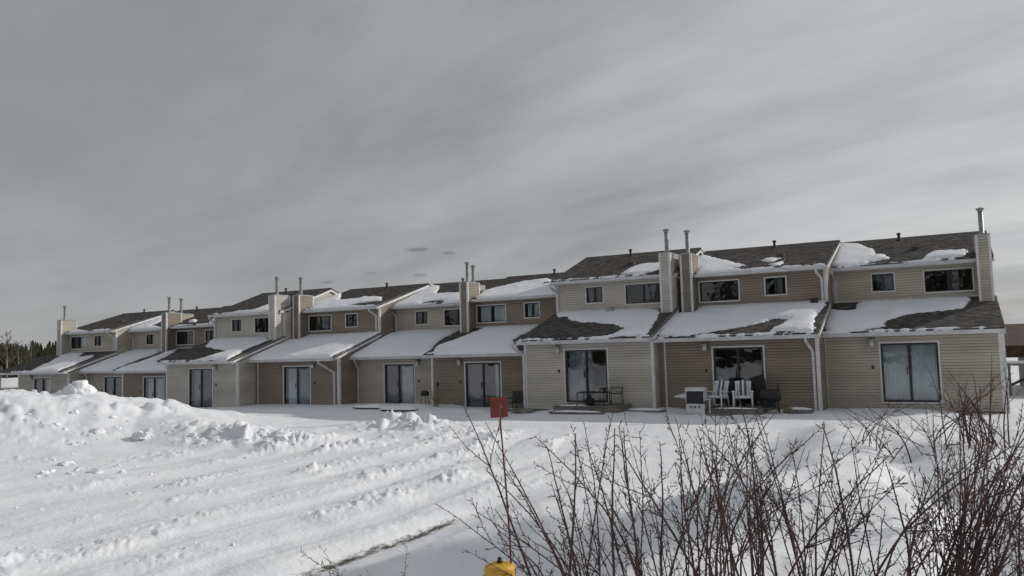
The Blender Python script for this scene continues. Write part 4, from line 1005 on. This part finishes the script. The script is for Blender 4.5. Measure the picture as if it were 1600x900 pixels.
# ---------------------------------------------------------------- bare bushes
def stem_mesh(P0, P1, r0, bend, dens=1.0):
    mb = MB(); P0, P1 = Vector(P0), Vector(P1); L = (P1 - P0).length; n = 12; ax = (P1 - P0).normalized()
    side = ax.cross(Vector((0, 0, 1)));  side = side.normalized() if side.length > .05 else Vector((1, 0, 0))
    hor = Vector((P1.x - P0.x, P1.y - P0.y, 0)); w1, w2 = random.uniform(-1, 1), random.uniform(-1, 1)
    def path(A, B, bend, n, wig):
        pts = []; L = (B - A).length; pa = random.uniform(0, 6)
        sd = (B - A).normalized().cross(Vector((0, 0, 1))); sd = sd.normalized() if sd.length > .05 else Vector((1, 0, 0))
        hr = Vector((B.x - A.x, B.y - A.y, 0))
        for k in range(n + 1):
            q = k / n; p = A.lerp(B, q) - hr * bend * math.sin(q * math.pi) + Vector((0, 0, L * .06 * math.sin(q * math.pi))) * (bend * 2)
            p += sd * (math.sin(q * 5 + pa) * wig * L * q * (1.15 - q)) + Vector((random.uniform(-1, 1), random.uniform(-1, 1), random.uniform(-1, 1))) * .004
            pts.append(p)
        return pts
    def spurs(pts, q0, step, scale):
        # short spiky side twigs with buds
        seg = [(pts[i + 1] - pts[i]).length for i in range(len(pts) - 1)]; tot = sum(seg); s = tot * q0; ang = random.uniform(0, 6)
        while s < tot:
            u = s; i = 0
            while i < len(seg) - 1 and u > seg[i]: u -= seg[i]; i += 1
            p = pts[i].lerp(pts[i + 1], min(1, u / seg[i])); t = (pts[i + 1] - pts[i]).normalized()
            a = t.cross(Vector((.3, .5, .8))).normalized(); b = t.cross(a); ang += 2.4 + random.uniform(-.5, .5)
            d = (a * math.cos(ang) + b * math.sin(ang)) * random.uniform(.6, 1.0) + t * random.uniform(.3, .9); d.normalize()
            l = scale * random.choice((.010, .015, .02, .03, .045)) * random.uniform(.8, 1.3)
            e = p + d * l
            mb.tube([p, e], [.0034, .0016], 3, cap=False)
            if l > .02 * scale:
                for _ in range(random.randint(1, 3)):
                    d2 = (d + Vector((random.uniform(-1, 1), random.uniform(-1, 1), random.uniform(-.4, 1))) * .8).normalized(); m_ = p.lerp(e, random.uniform(.4, 1)); mb.tube([m_, m_ + d2 * l * .5], [.0028, .0013], 3, cap=False)
            s += step * random.uniform(.5, 1.5)
    main = path(P0, P1, bend, n, .035)
    mb.tube(main, [r0 * (1 - .74 * (k / n) ** 1.3) for k in range(n + 1)], 6)
    spurs(main, .25, .042 / dens, 1.15)
    for _ in range(random.choice((1, 2, 3, 4, 5)) if L > .6 else 0):
        k = random.randint(3, 9); A = main[k]; d = (main[k + 1] - main[k]).normalized(); a = random.uniform(0, 6.28)
        o_ = (d.cross(Vector((.2, .3, .9))).normalized() * math.cos(a) + d.cross(d.cross(Vector((.2, .3, .9)))).normalized() * math.sin(a))
        l = L * random.uniform(.14, .36); B = A + (d * .85 + o_ * random.uniform(.35, .7)).normalized() * l
        br = path(A, B, -.08, 6, .05); rr = r0 * .5 * (1 - .6 * k / n)
        mb.tube(br, [rr * (1 - .7 * j / 6) + .0008 for j in range(7)], 4); spurs(br, .1, .04 / dens, .9)
        if random.random() < .45:
            A2 = br[3]; B2 = A2 + ((br[4] - br[3]).normalized() + Vector((random.uniform(-1, 1), random.uniform(-1, 1), random.uniform(0, 1))) * .5).normalized() * l * .45
            b2 = path(A2, B2, 0, 4, .04); mb.tube(b2, [.0028, .0024, .002, .0016, .001], 3); spurs(b2, .1, .045 / dens, .8)
    return mb
# each stem: root x, y and tip x, y, z in metres
BUSHES = [
  ('A', -2.09, 4.87, [(-2.32,4.64,-2.99,4.65,2.21),(-2.03,4.84,-2.82,4.68,2.09),(-1.99,4.8,-3.06,4.44,1.55),(-2.13,4.85,-3.08,4.75,1.19),(-2.08,4.72,-2.82,4.65,1.77),(-2.08,4.88,-2.17,4.68,2.1),(-1.74,4.83,-2.49,4.78,1.99),(-2.17,4.72,-2.1,5.3,2.17),(-1.93,4.74,-1.9,4.74,2.06),(-1.9,4.95,-2.9,4.66,1.48),(-2.2,5.05,-2.33,4.68,1.71),(-2.41,4.91,-2.54,4.32,1.46),(-2.09,4.52,-2.68,4.53,1.53),(-2.12,4.85,-2.88,4.91,1.85),(-1.98,5.18,-2.31,4.71,1.42),(-2.26,5.09,-2.49,4.95,1.91),(-1.99,4.53,-2.58,4.36,1.47),(-2.25,5.12,-2.48,5.09,1.73),(-2.29,4.81,-2.11,4.59,2.04),(-1.9,5.12,-1.72,4.73,2.05),(-1.81,4.85,-2.21,4.96,1.96),(-1.97,4.64,-2.3,5.17,2.06),(-1.83,4.92,-1.99,5.16,2.02),(-1.8,4.78,-1.94,4.95,2.05),(-1.88,5.15,-2.41,5.19,1.78)]),
  ('B', -1.57, 5.17, [(-1.34,4.87,-1.68,5.37,2.06),(-1.77,5.19,-1.72,5.09,1.94),(-1.19,5.14,-1.97,4.97,1.94),(-1.4,5.27,-1.35,5.19,2.15),(-1.49,4.84,-1.62,5.41,1.66),(-1.77,5.41,-1.91,5.32,1.79),(-1.64,4.98,-1.41,5.34,1.7),(-1.29,5.19,-1.86,5.11,1.69),(-1.44,4.89,-1.51,5.35,1.89),(-1.59,4.82,-1.89,5.4,1.52),(-1.71,4.82,-1.39,5.3,1.79),(-1.39,5.47,-1.43,5.41,1.8),(-1.63,4.85,-1.95,5.16,1.6),(-1.69,4.96,-1.34,5.39,1.67),(-1.58,5.11,-1.64,5.32,1.87),(-1.51,5.48,-1.29,5.28,2.12),(-1.55,5.26,-1.55,5,1.98),(-1.54,5.24,-1.43,5.35,1.91),(-1.72,5.07,-1.1,5.28,2.15)]),
  ('C', -1.38, 6.45, [(-1.43,6.72,-1.5,6.39,2.18),(-1.06,6.53,-1.38,6.4,2.09),(-1.74,6.25,-1.26,6.77,2.02),(-1.54,6.26,-1.79,6.46,1.96),(-0.98,6.34,-1.41,6.8,1.79),(-1.24,6.46,-1.34,6.26,1.66),(-1.65,6.17,-1.51,6.28,1.79),(-1.48,6.85,-1.64,6.76,1.3),(-1.55,6.33,-1.03,6.52,1.73),(-1.55,6.83,-1.45,6.48,1.88),(-1.14,6.68,-1.54,6.69,1.85),(-1.36,6.41,-1.48,6.81,1.85),(-1.34,6.25,-1.73,6.8,1.94),(-1.47,6.77,-1.49,6.57,1.59),(-1.38,6.31,-1.22,6.57,1.86),(-1.5,6.65,-1.4,6.41,1.75),(-1.39,6.13,-1.84,6.37,1.9),(-1.04,6.26,-1.43,6.71,2.07),(-1.66,6.59,-1.27,6.52,1.61),(-1.16,6.32,-1.51,6.26,1.48),(-1.49,6.82,-1.39,6.66,1.5),(-1.58,6.55,-0.83,6.35,1.54),(-1.69,6.5,-1,6.33,1.84),(-1.7,6.26,-1.39,6.75,1.84),(-1.29,6.12,-1.46,6.85,1.53),(-1.03,6.45,-1.33,6.32,1.55),(-1.63,6.13,-0.87,6.45,1.93),(-1.24,6.37,-1.76,6.17,1.94),(-1.44,6.39,-1.86,6.07,1.96),(-1.08,6.57,-1.73,6.16,1.8)]),
  ('D', -0.79, 5.54, [(-1.02,5.65,-0.61,5.94,2.03),(-0.86,5.62,-0.76,5.7,2.03),(-1.22,5.53,-0.31,5.48,1.91),(-1,5.47,-0.53,5.37,1.75),(-0.76,5.82,-0.45,5.8,1.23),(-0.86,5.44,-0.36,5.38,1.98),(-0.97,5.42,-0.28,5.53,1.73),(-0.77,5.47,-0.33,5.4,2),(-0.43,5.43,-0.63,5.97,1.89),(-0.99,5.19,-0.64,5.52,1.63),(-0.76,5.8,-0.4,5.56,1.8),(-0.52,5.85,-0.4,5.6,1.52),(-0.59,5.28,-0.85,5.77,1.72),(-0.9,5.63,-0.92,5.25,1.97),(-0.55,5.34,-0.76,5.59,2.04),(-0.51,5.32,-0.83,5.31,1.84)]),
  ('E', -0.15, 5.60, [(-0.03,5.76,0.35,5.92,1.87),(-0,5.8,0.35,5.5,1.82),(-0.11,5.94,0.03,5.57,1.57),(0.24,5.44,0.41,5.97,1.81),(0.16,5.87,0.18,5.82,1.69),(-0.03,5.79,0.05,5.36,2.02),(-0.55,5.89,0.23,5.63,1.95),(-0.23,6.02,0.41,5.46,2.06),(-0.37,5.17,0.4,5.99,1.83),(-0.02,5.6,0.42,5.32,1.93),(-0.62,5.45,0.3,5.36,1.96),(0.28,5.8,0.26,5.33,1.62),(-0.14,5.71,0.25,5.48,2.12),(-0.38,5.75,0.08,6,2.08),(0.01,5.92,0.23,5.36,1.85),(-0.21,5.75,0.31,5.72,1.56),(-0,5.42,0.03,5.65,1.79),(-0.42,5.47,0.08,5.96,1.67),(-0.26,5.91,0.16,5.38,1.98),(-0.2,5.74,0.13,5.52,1.69),(-0.05,5.7,-0.07,5.61,2.02),(-0.37,5.48,-0.16,5.33,1.76),(-0.06,5.85,-0.29,5.6,1.84),(-0.32,6,-0.27,5.76,1.43),(-0.12,5.22,-0.3,5.76,1.47),(0.26,5.48,-0.21,5.88,1.72),(-0.28,5.72,-0.38,5.48,1.82)]),
  ('F', 0.32, 5.99, [(0.19,5.73,0.21,6.1,1.59),(0.44,6.01,0.28,6.31,1.84),(0.73,5.86,0.32,5.95,1.84),(0.29,6.05,0.54,6.2,1.55),(0.65,6.22,0.28,6.01,1.64),(0.78,5.81,0.27,6.35,1.86),(-0.03,6.08,0.47,6.36,1.56),(-0.21,5.88,0.59,6.26,2.02),(0.21,6.05,0.8,6.06,2.09),(-0.19,6.05,0.42,5.88,1.98),(0.45,6.38,0.38,5.86,1.65),(0.16,6.21,0.79,6.26,1.55),(0.07,5.76,0.25,6.05,1.56),(0.54,6.04,0.24,6.34,1.58),(0.48,6.46,0.39,6.31,1.62),(-0.03,5.65,0.44,6.05,2.1),(0.12,5.87,0.41,5.71,1.94),(0.19,6.31,0.46,5.97,1.66),(0.82,5.94,0.21,6.18,1.66),(-0.16,5.88,-0.04,6.19,1.69),(0.03,5.95,-0.15,5.95,1.98),(-0.1,5.76,0.14,6.37,1.83),(0.25,6.45,-0.18,6.18,1.6),(0.82,5.85,0.1,6.23,1.57)]),
  ('I', 0.11, 9.50, [(-0.05,9.37,-0.02,9.37,1.55),(0.44,9.45,-0.05,9.48,2.02),(0.27,9.83,0.18,9.64,1.52),(-0,9.6,0.09,9.71,1.7),(-0.19,9.8,-0.16,9.39,1.86),(-0.2,9.2,-0.2,9.75,1.65),(0.13,9.61,0.34,9.83,1.61),(0.07,9.21,0.28,9.85,1.78),(0.03,9.73,0.33,9.33,1.59),(0.26,9.53,0.33,9.33,1.78),(0.24,9.82,0.38,9.72,1.7)]),
  ('G', 0.26, 17.50, [(0.74,17.69,-0.05,17.36,1.96),(0.61,17.01,0.74,17.89,2.27),(0.54,17.06,0.73,17.11,1.88),(0.5,17.66,0.41,17.99,1.81),(0.2,16.82,0.79,18.21,1.38),(0.83,17.34,1,17.02,1.99),(0.57,17.63,0.11,17.88,1.64),(0.25,17.28,0.15,17.44,1.58),(0.69,17.89,0.1,17.61,1.44),(0.97,17.33,-0.39,17.93,1.34),(0.18,17.74,0.29,17.96,1.73),(0.66,17.27,-0.02,17.9,1.6),(0.4,16.95,-0,18.12,1.74),(0.09,17.48,0.2,17.86,1.84),(0.61,17.67,-0.35,18.31,1.59),(-0.19,17.38,0.98,17.38,1.99),(0.28,17.45,0.7,16.91,1.77),(0.25,18.01,0.12,16.98,1.63),(0.4,18.22,0.21,17.02,1.67),(0.12,18.22,0.57,16.97,1.64),(-0.26,17.91,0.21,18.2,1.49),(-0.11,17.03,-0.41,18,2.05),(-0.34,17.86,0.77,17.43,1.25),(0.91,17.49,0.95,18,1.92),(-0.4,17.85,1.07,17.47,1.87),(0.19,18.01,-0.04,17.08,1.49),(0.5,17.94,-0.38,18.19,1.7),(0.51,17.28,-0.5,18.28,1.25)]),
  ('H', -0.86, 16.48, [(-1.13,16.28,-1.71,17.17,1.01),(-0.48,16.55,-1.33,16.93,1.36),(-1.41,17.05,-1.85,17.2,1.21),(-0.94,16.22,-1.83,16.34,1.22),(-1.28,16.93,-1.05,16.21,1.09),(-1.28,16.28,-1.09,16.06,1.21),(-1.61,16.57,-2.02,16.38,1.15),(-1.56,16.46,-0.7,16.61,1.49),(-0.32,16.61,-1.41,16.27,1.53),(-1.55,16.7,-0.5,16.66,1.34),(-1.06,15.63,-0.47,16.33,1.08),(-0.42,17.23,-1.94,16.85,1.27),(-1.41,16.38,-0.5,16.69,1.37),(-0.7,16.18,-1.45,16.65,1.27)]),
  ('J', -4.25, 4.92, [(-4.23,4.97,-4.39,4.72,1.09),(-4.2,4.98,-4.57,4.99,0.83)]),
  ('K', -4.02, 5.23, [(-4.02,5.21,-3.95,5.26,1.01),(-4.04,5.22,-4.23,5.08,0.84)]),
]
BUSH_LABEL = {
 'A': 'leftmost large bare thorny bush, its stems fanning over the yellow hydrant', 'B': 'bare thorny bush with tall upright stems in the lower middle, right of the hydrant bush',
 'C': 'dense bare thorny bush below the garden chairs', 'D': 'sparse bare bush arching over the bright drift between the dense bushes', 'E': 'dense bare bush in the lower right corner leaning right',
 'F': 'bare bush at the right edge of the picture with crowded red-brown stems', 'I': 'thin upright bare bush on the drift behind the lower-right bushes', 'G': 'bare shrub in front of the right-end townhouse by its patio door',
 'H': 'row of short bare twigs poking from the crest of the drift', 'J': 'single pair of bare twigs by the muddy strip at the bottom', 'K': 'short bare twig right of the muddy strip at the bottom'}
for n_, cx, cy, st in BUSHES:
    cz = gz(cx, cy) - .05
    b = thing('bare_bush' if n_ not in 'HJK' else 'bare_twigs', BUSH_LABEL[n_], 'bush', (cx, cy, cz))
    for rx, ry, tx, ty, tz in st:
        far = n_ in 'GH'; rz = gz(rx, ry) - .06; L = math.dist((rx, ry, rz), (tx, ty, tz))
        r0 = (.0046 + .0030 * L) * random.uniform(.55, 1.3) * (1.5 if far else 1)
        if n_ in 'JK': r0 = .004
        stem_mesh((rx - cx, ry - cy, rz - cz), (tx - cx, ty - cy, tz - cz), r0, random.uniform(-.05, .34), .5 if far else 1.0).build('stem', BARK, b)

# ---------------------------------------------------------------- far trees at the left
def spruce_meshes(seed):
    random.seed(seed); H = 1.0; tr = MB().tube([(0, 0, 0), (0, 0, .5), (0, 0, .97)], [.022, .014, .003], 6)
    cr_ = MB(); k = 0; z = .10
    while z < .985:
        rad = (.24 * (1 - z) ** .75 + .012) * random.uniform(.75, 1.2); nb = 9 if z < .7 else 6
        for j in range(nb):
            a = 2 * math.pi * j / nb + k * .7 + random.uniform(-.25, .25); rr = rad * random.uniform(.6, 1.25); c, s = math.cos(a), math.sin(a); w = rr * .34 + .008
            dz = -.25 * rr - random.uniform(0, .02)
            for q0, q1, ww in ((.05, .55, 1.0), (.4, 1.0, .8)):
                p = lambda q, o, h: (c * rr * q - s * o, s * rr * q + c * o, z + dz * q + h)
                cr_.quad(p(q0, 0, .014), p((q0 + q1) / 2, w * ww, -.016), p(q1, 0, -.002), p((q0 + q1) / 2, -w * ww, -.016)); cr_.quad(p(q0, 0, .01), p((q0 + q1) / 2, w * .4, -.04), p(q1, 0, -.02), p((q0 + q1) / 2, 0, .012))
        z += .034 * random.uniform(.8, 1.2) * (1.2 - z * .5); k += 1
    a, b = tr.build('trunk', TRUNKM), cr_.build('crown', NEEDLE); ma, mb_ = a.data, b.data
    bpy.data.objects.remove(a); bpy.data.objects.remove(b); return ma, mb_
SP = [spruce_meshes(s) for s in (1, 2, 3, 4)]
random.seed(77)
def spruce(x, y, h, wf, v, label, grp='spruces along the far left skyline'):
    t = thing('spruce_tree', label, 'tree', (x, y, gz(x, y) - .1), random.uniform(0, 6.28), grp)
    for nm, me in zip(('trunk', 'crown'), SP[v]): o = link(nm, me, t); o.scale = (h * wf, h * wf, h)
PX2AZ = lambda px_: R(61.8 - (px_ - 10) * (2.5 / 75.0))
tops = [(-44, 549), (-36, 544), (-28, 550), (-20, 545), (-13, 549), (-6, 546), (0, 547), (5, 550), (9, 546), (13, 548), (17, 545), (21, 549), (25, 544), (29, 547), (33, 541), (37, 541), (41, 549), (45, 545), (49, 550), (54, 548), (59, 534), (63, 549), (67, 544), (72, 542), (77, 545), (82, 541), (86, 546), (91, 548), (97, 543), (103, 547)]
for k, (p, yt) in enumerate(tops):
    r_ = 190 + random.uniform(-14, 14); az = PX2AZ(p); x, y = -math.sin(az) * r_, math.cos(az) * r_
    ztop = EYE + r_ * (.0304 - (yt - 520 - (p - 10) * -.028) * .000684); h = ztop - gz(x, y)
    lab = 'tallest pointed dark spruce on the far left skyline' if yt == 534 else 'dark spruce in the far wood left of the row of townhouses'
    spruce(x, y, h, random.uniform(.75, 1.1) * (1.1 if yt == 534 else 1), k % 4, lab)
random.seed(78)
for k in range(46):
    p = -60 + 170 * random.random(); r_ = random.uniform(160, 186) if k % 2 else random.uniform(204, 230); az = PX2AZ(p); x, y = -math.sin(az) * r_, math.cos(az) * r_
    yt = random.uniform(552, 568) if k % 2 else random.uniform(548, 556)
    ztop = EYE + r_ * (.0304 - (yt - 520 + (p - 10) * .028) * .000684); spruce(x, y, max(2.5, ztop - gz(x, y)), random.uniform(.7, 1.1), k % 4, 'dark spruce in the far wood left of the row of townhouses')
def wood(name, label, P, mats=(TRUNKM, NEEDLE)):
    """many spruces joined into one far-off mass"""
    vs, fs, mi = [], [], []; off = 0
    for x, y, h, wf, v in P:
        a = random.uniform(0, 6.28); c, s = math.cos(a) * h * wf, math.sin(a) * h * wf; z0 = gz(x, y) - .1
        for k_, me in enumerate(SP[v]):
            co = np.empty(len(me.vertices) * 3, np.float32); me.vertices.foreach_get('co', co); co = co.reshape(-1, 3)
            vs.append(np.stack([x + co[:, 0] * c - co[:, 1] * s, y + co[:, 0] * s + co[:, 1] * c, z0 + co[:, 2] * h], -1))
            fs += [tuple(off + q for q in p.vertices) for p in me.polygons]; mi += [k_] * len(me.polygons); off += len(co)
    me = bpy.data.meshes.new(name); me.from_pydata(np.concatenate(vs).tolist(), [], fs)
    for q in mats: me.materials.append(q)
    me.polygons.foreach_set('material_index', mi); me.update(); o = link(name, me, kind='stuff'); o['label'] = label; o['category'] = 'wood'
P = []
for k in range(150):
    az = PX2AZ(random.uniform(-150, 150)); r_ = random.uniform(232, 262); P.append((-math.sin(az) * r_, math.cos(az) * r_, random.uniform(6.6, 8.6), random.uniform(.6, .9), k % 4))
wood('spruce_wood', 'dark mass of spruces behind the nearer spruces at far left', P)
random.seed(5); P = [(-98 + k * 2.6 + random.uniform(-1.2, 1.2), -34 + random.uniform(-5, 5), random.uniform(9, 14), random.uniform(.8, 1.15), k % 4) for k in range(46)]
wood('spruce_wood', 'dark spruce wood across the yard that the upper windows mirror', P)
random.seed(6)
t = thing('added_shade_pine', 'tall pine with a bare trunk, added out of view beyond the right edge to shade the near snow bank', 'tree', (6.4, 19.4, gz(6.4, 19.4) - .1))  # added unseen shade caster; crown flattened so its shadow lands on the near bank
o = link('trunk', SP[1][0], t); o.scale = (7, 7, 9.3); o = link('crown', SP[1][1], t, loc=(0, 0, 6.8)); o.scale = (6.6, 6.6, 2.8)
def aspen(px_, ytop, r_, label):
    az = PX2AZ(px_); x, y = -math.sin(az) * r_, math.cos(az) * r_; h = EYE + r_ * (.0304 - (ytop - 520) * .000684) - gz(x, y)
    t = thing('bare_tree', label, 'tree', (x, y, gz(x, y) - .1)); rad = h * .018
    MB().tube([(0, 0, 0), (h * .012, 0, h * .3), (-h * .008, 0, h * .62), (0, 0, h * .98)], [rad, rad * .75, rad * .45, rad * .08], 8).build('trunk', ASPEN, t, smooth=True)
    c = MB()
    def br(p, d, l, r__, dep):
        e = p + d * l; m_ = p + d * l * .5 + Vector((random.uniform(-1, 1), random.uniform(-1, 1), .3)) * l * .06; c.tube([p, m_, e], [r__, r__ * .7, r__ * .4], 3, cap=False)
        if dep:
            for _ in range(4): br(p.lerp(e, random.uniform(.35, 1)), (d + Vector((random.uniform(-1, 1), random.uniform(-1, 1), random.uniform(-.1, .9))) * .75).normalized(), l * random.uniform(.4, .62), r__ * .55, dep - 1)
    for k in range(20):
        z = h * (.28 + .66 * k / 19); a = k * 2.4; br(Vector((0, 0, z)), Vector((math.cos(a) * .8, math.sin(a) * .8, .75)).normalized(), h * .26 * (1.25 - z / h), rad * .35, 2)
    c.build('crown', TRUNKM, t)
aspen(10, 517, 120, 'bare pale-trunked aspen standing above the spruces at the far left edge')
aspen(28, 533, 150, 'slim bare tree just right of the tall aspen at far left'); aspen(48, 534, 160, 'thin bare tree left of the tallest far spruce')

# ---------------------------------------------------------------- buildings beyond the row
def gable_house(name, label, loc, rz, w, d, h, hr, wallm, roofm, oh=.6, fascia=.25):
    t = thing(name, label, 'building', loc, rz)
    wb = MB(); wb.box(-w / 2, -d / 2, -.3, w / 2, d / 2, h); wb.build('wall', wallm, t)
    gb = MB(); gb.prism([(-d / 2 + .01, h), (d / 2 - .01, h), (0, h + (hr - h) * .93)], 'x', -w / 2, w / 2); gb.build('gable', wallm, t)
    e = d / 2 + oh; rb = MB(); rb.prism([(-e, h - fascia), (-e, h + .02), (0, hr), (e, h + .02), (e, h - fascia), (e - .3, h - fascia), (0, hr - .3), (-e + .3, h - fascia)], 'x', -w / 2 - oh, w / 2 + oh); r_ = rb.build('roof', roofm, t)
    return t, r_
t, r_ = gable_house('cabin', 'low dark brown house beyond the right end of the row, mostly out of frame', (10.2, 45.0, .0), R(0), 14.0, 7.5, 2.05, 3.05, GREYW, BROWNR, 1.0, .50)
for x in (-4.8, -1.5, 2.2): 
    w_ = MB(); ring(w_, x - .5, x + .5, .8, 1.7, .06, -3.79, -3.75); wo_ = w_.build('window', TRIM, t); g = MB(); g.box(x - .44, -3.77, .86, x + .44, -3.76, 1.64); g.build('pane', DARK, wo_)
o = MB(); o.prism([(-4.4, 2.09), (-1.4, 2.80), (-1.4, 2.93), (-4.3, 2.20)], 'x', -5.5, 7.6); o = o.build('roof_snow', SNOW, kind='stuff', loc=(10.2, 45.0, .0)); tag(o, 'snow on the roof of the low dark brown house at the right edge', 'snow')
t = thing('fence', 'low grey railing with snow on its top rail, right of the row', 'fence', (2.1, 39.6, 0))
MB().box(0, -.05, 1.22, 7, .05, 1.32).build('top_rail', GREYW, t)
for k in range(6): MB().box(.1 + k * 1.3, -.05, -.1, .2 + k * 1.3, .05, 1.22).build('post', GREYW, t)
for k in range(5): MB().prism([(.2 + k * 1.3, .35), (.2 + k * 1.3, .47), (1.4 + k * 1.3, 1.1), (1.4 + k * 1.3, .98)], 'y', -.02, .02).build('brace', BROWNR, t)
o = MB().prism([(-.07, 1.32), (.07, 1.32), (.06, 1.40), (0, 1.43), (-.06, 1.40)], 'x', 0, 7).build('rail_snow', SNOW, kind='stuff', loc=(2.1, 39.6, 0)); tag(o, 'snow on the top rail of the low grey railing', 'snow')
az = PX2AZ(4); t, r_ = gable_house('shed', 'dark red-brown shed at the far left edge beside the snow pile', (-math.sin(az) * 74 - 2.6, math.cos(az) * 74 - 1.6, .0), R(60), 4.5, 3.2, 1.45, 2.25, mat('shed_red', (0.055, .025, .02), .8, nscale=2, namt=.3), BROWNR, .35, .2)
t, r_ = gable_house('shed', 'small pale shed with snowy roof left of the leftmost townhouse', (-66.5, 35.6, -.3), R(60), 3.4, 2.6, .95, 1.5, mat('shed_pale', (0.30, .29, .27), .8, nscale=2, namt=.2), SNOW, .25, .15)
# roof continues as a porch beyond the leftmost gable
t = TH[10]; ls = (HUB - HGE - .17) / (S + OG)
roof(t, 'porch_roof', -1.75, -.125, -OG - .03, HGE + .17, S - .003, HUB - .01); gutter(t, -1.75, -.14, -OG, HGE)
MB().box(-1.7, -OG, HGE - .02, -1.6, -OG + .1, HGE).build('porch_beam', TRIM, t)
for yy in (-.35, 2.9): MB().box(-1.7, yy, -.6, -1.6, yy + .1, HGE + .02 + (yy + OG) * ls * .95).build('porch_post', TRIM, t)
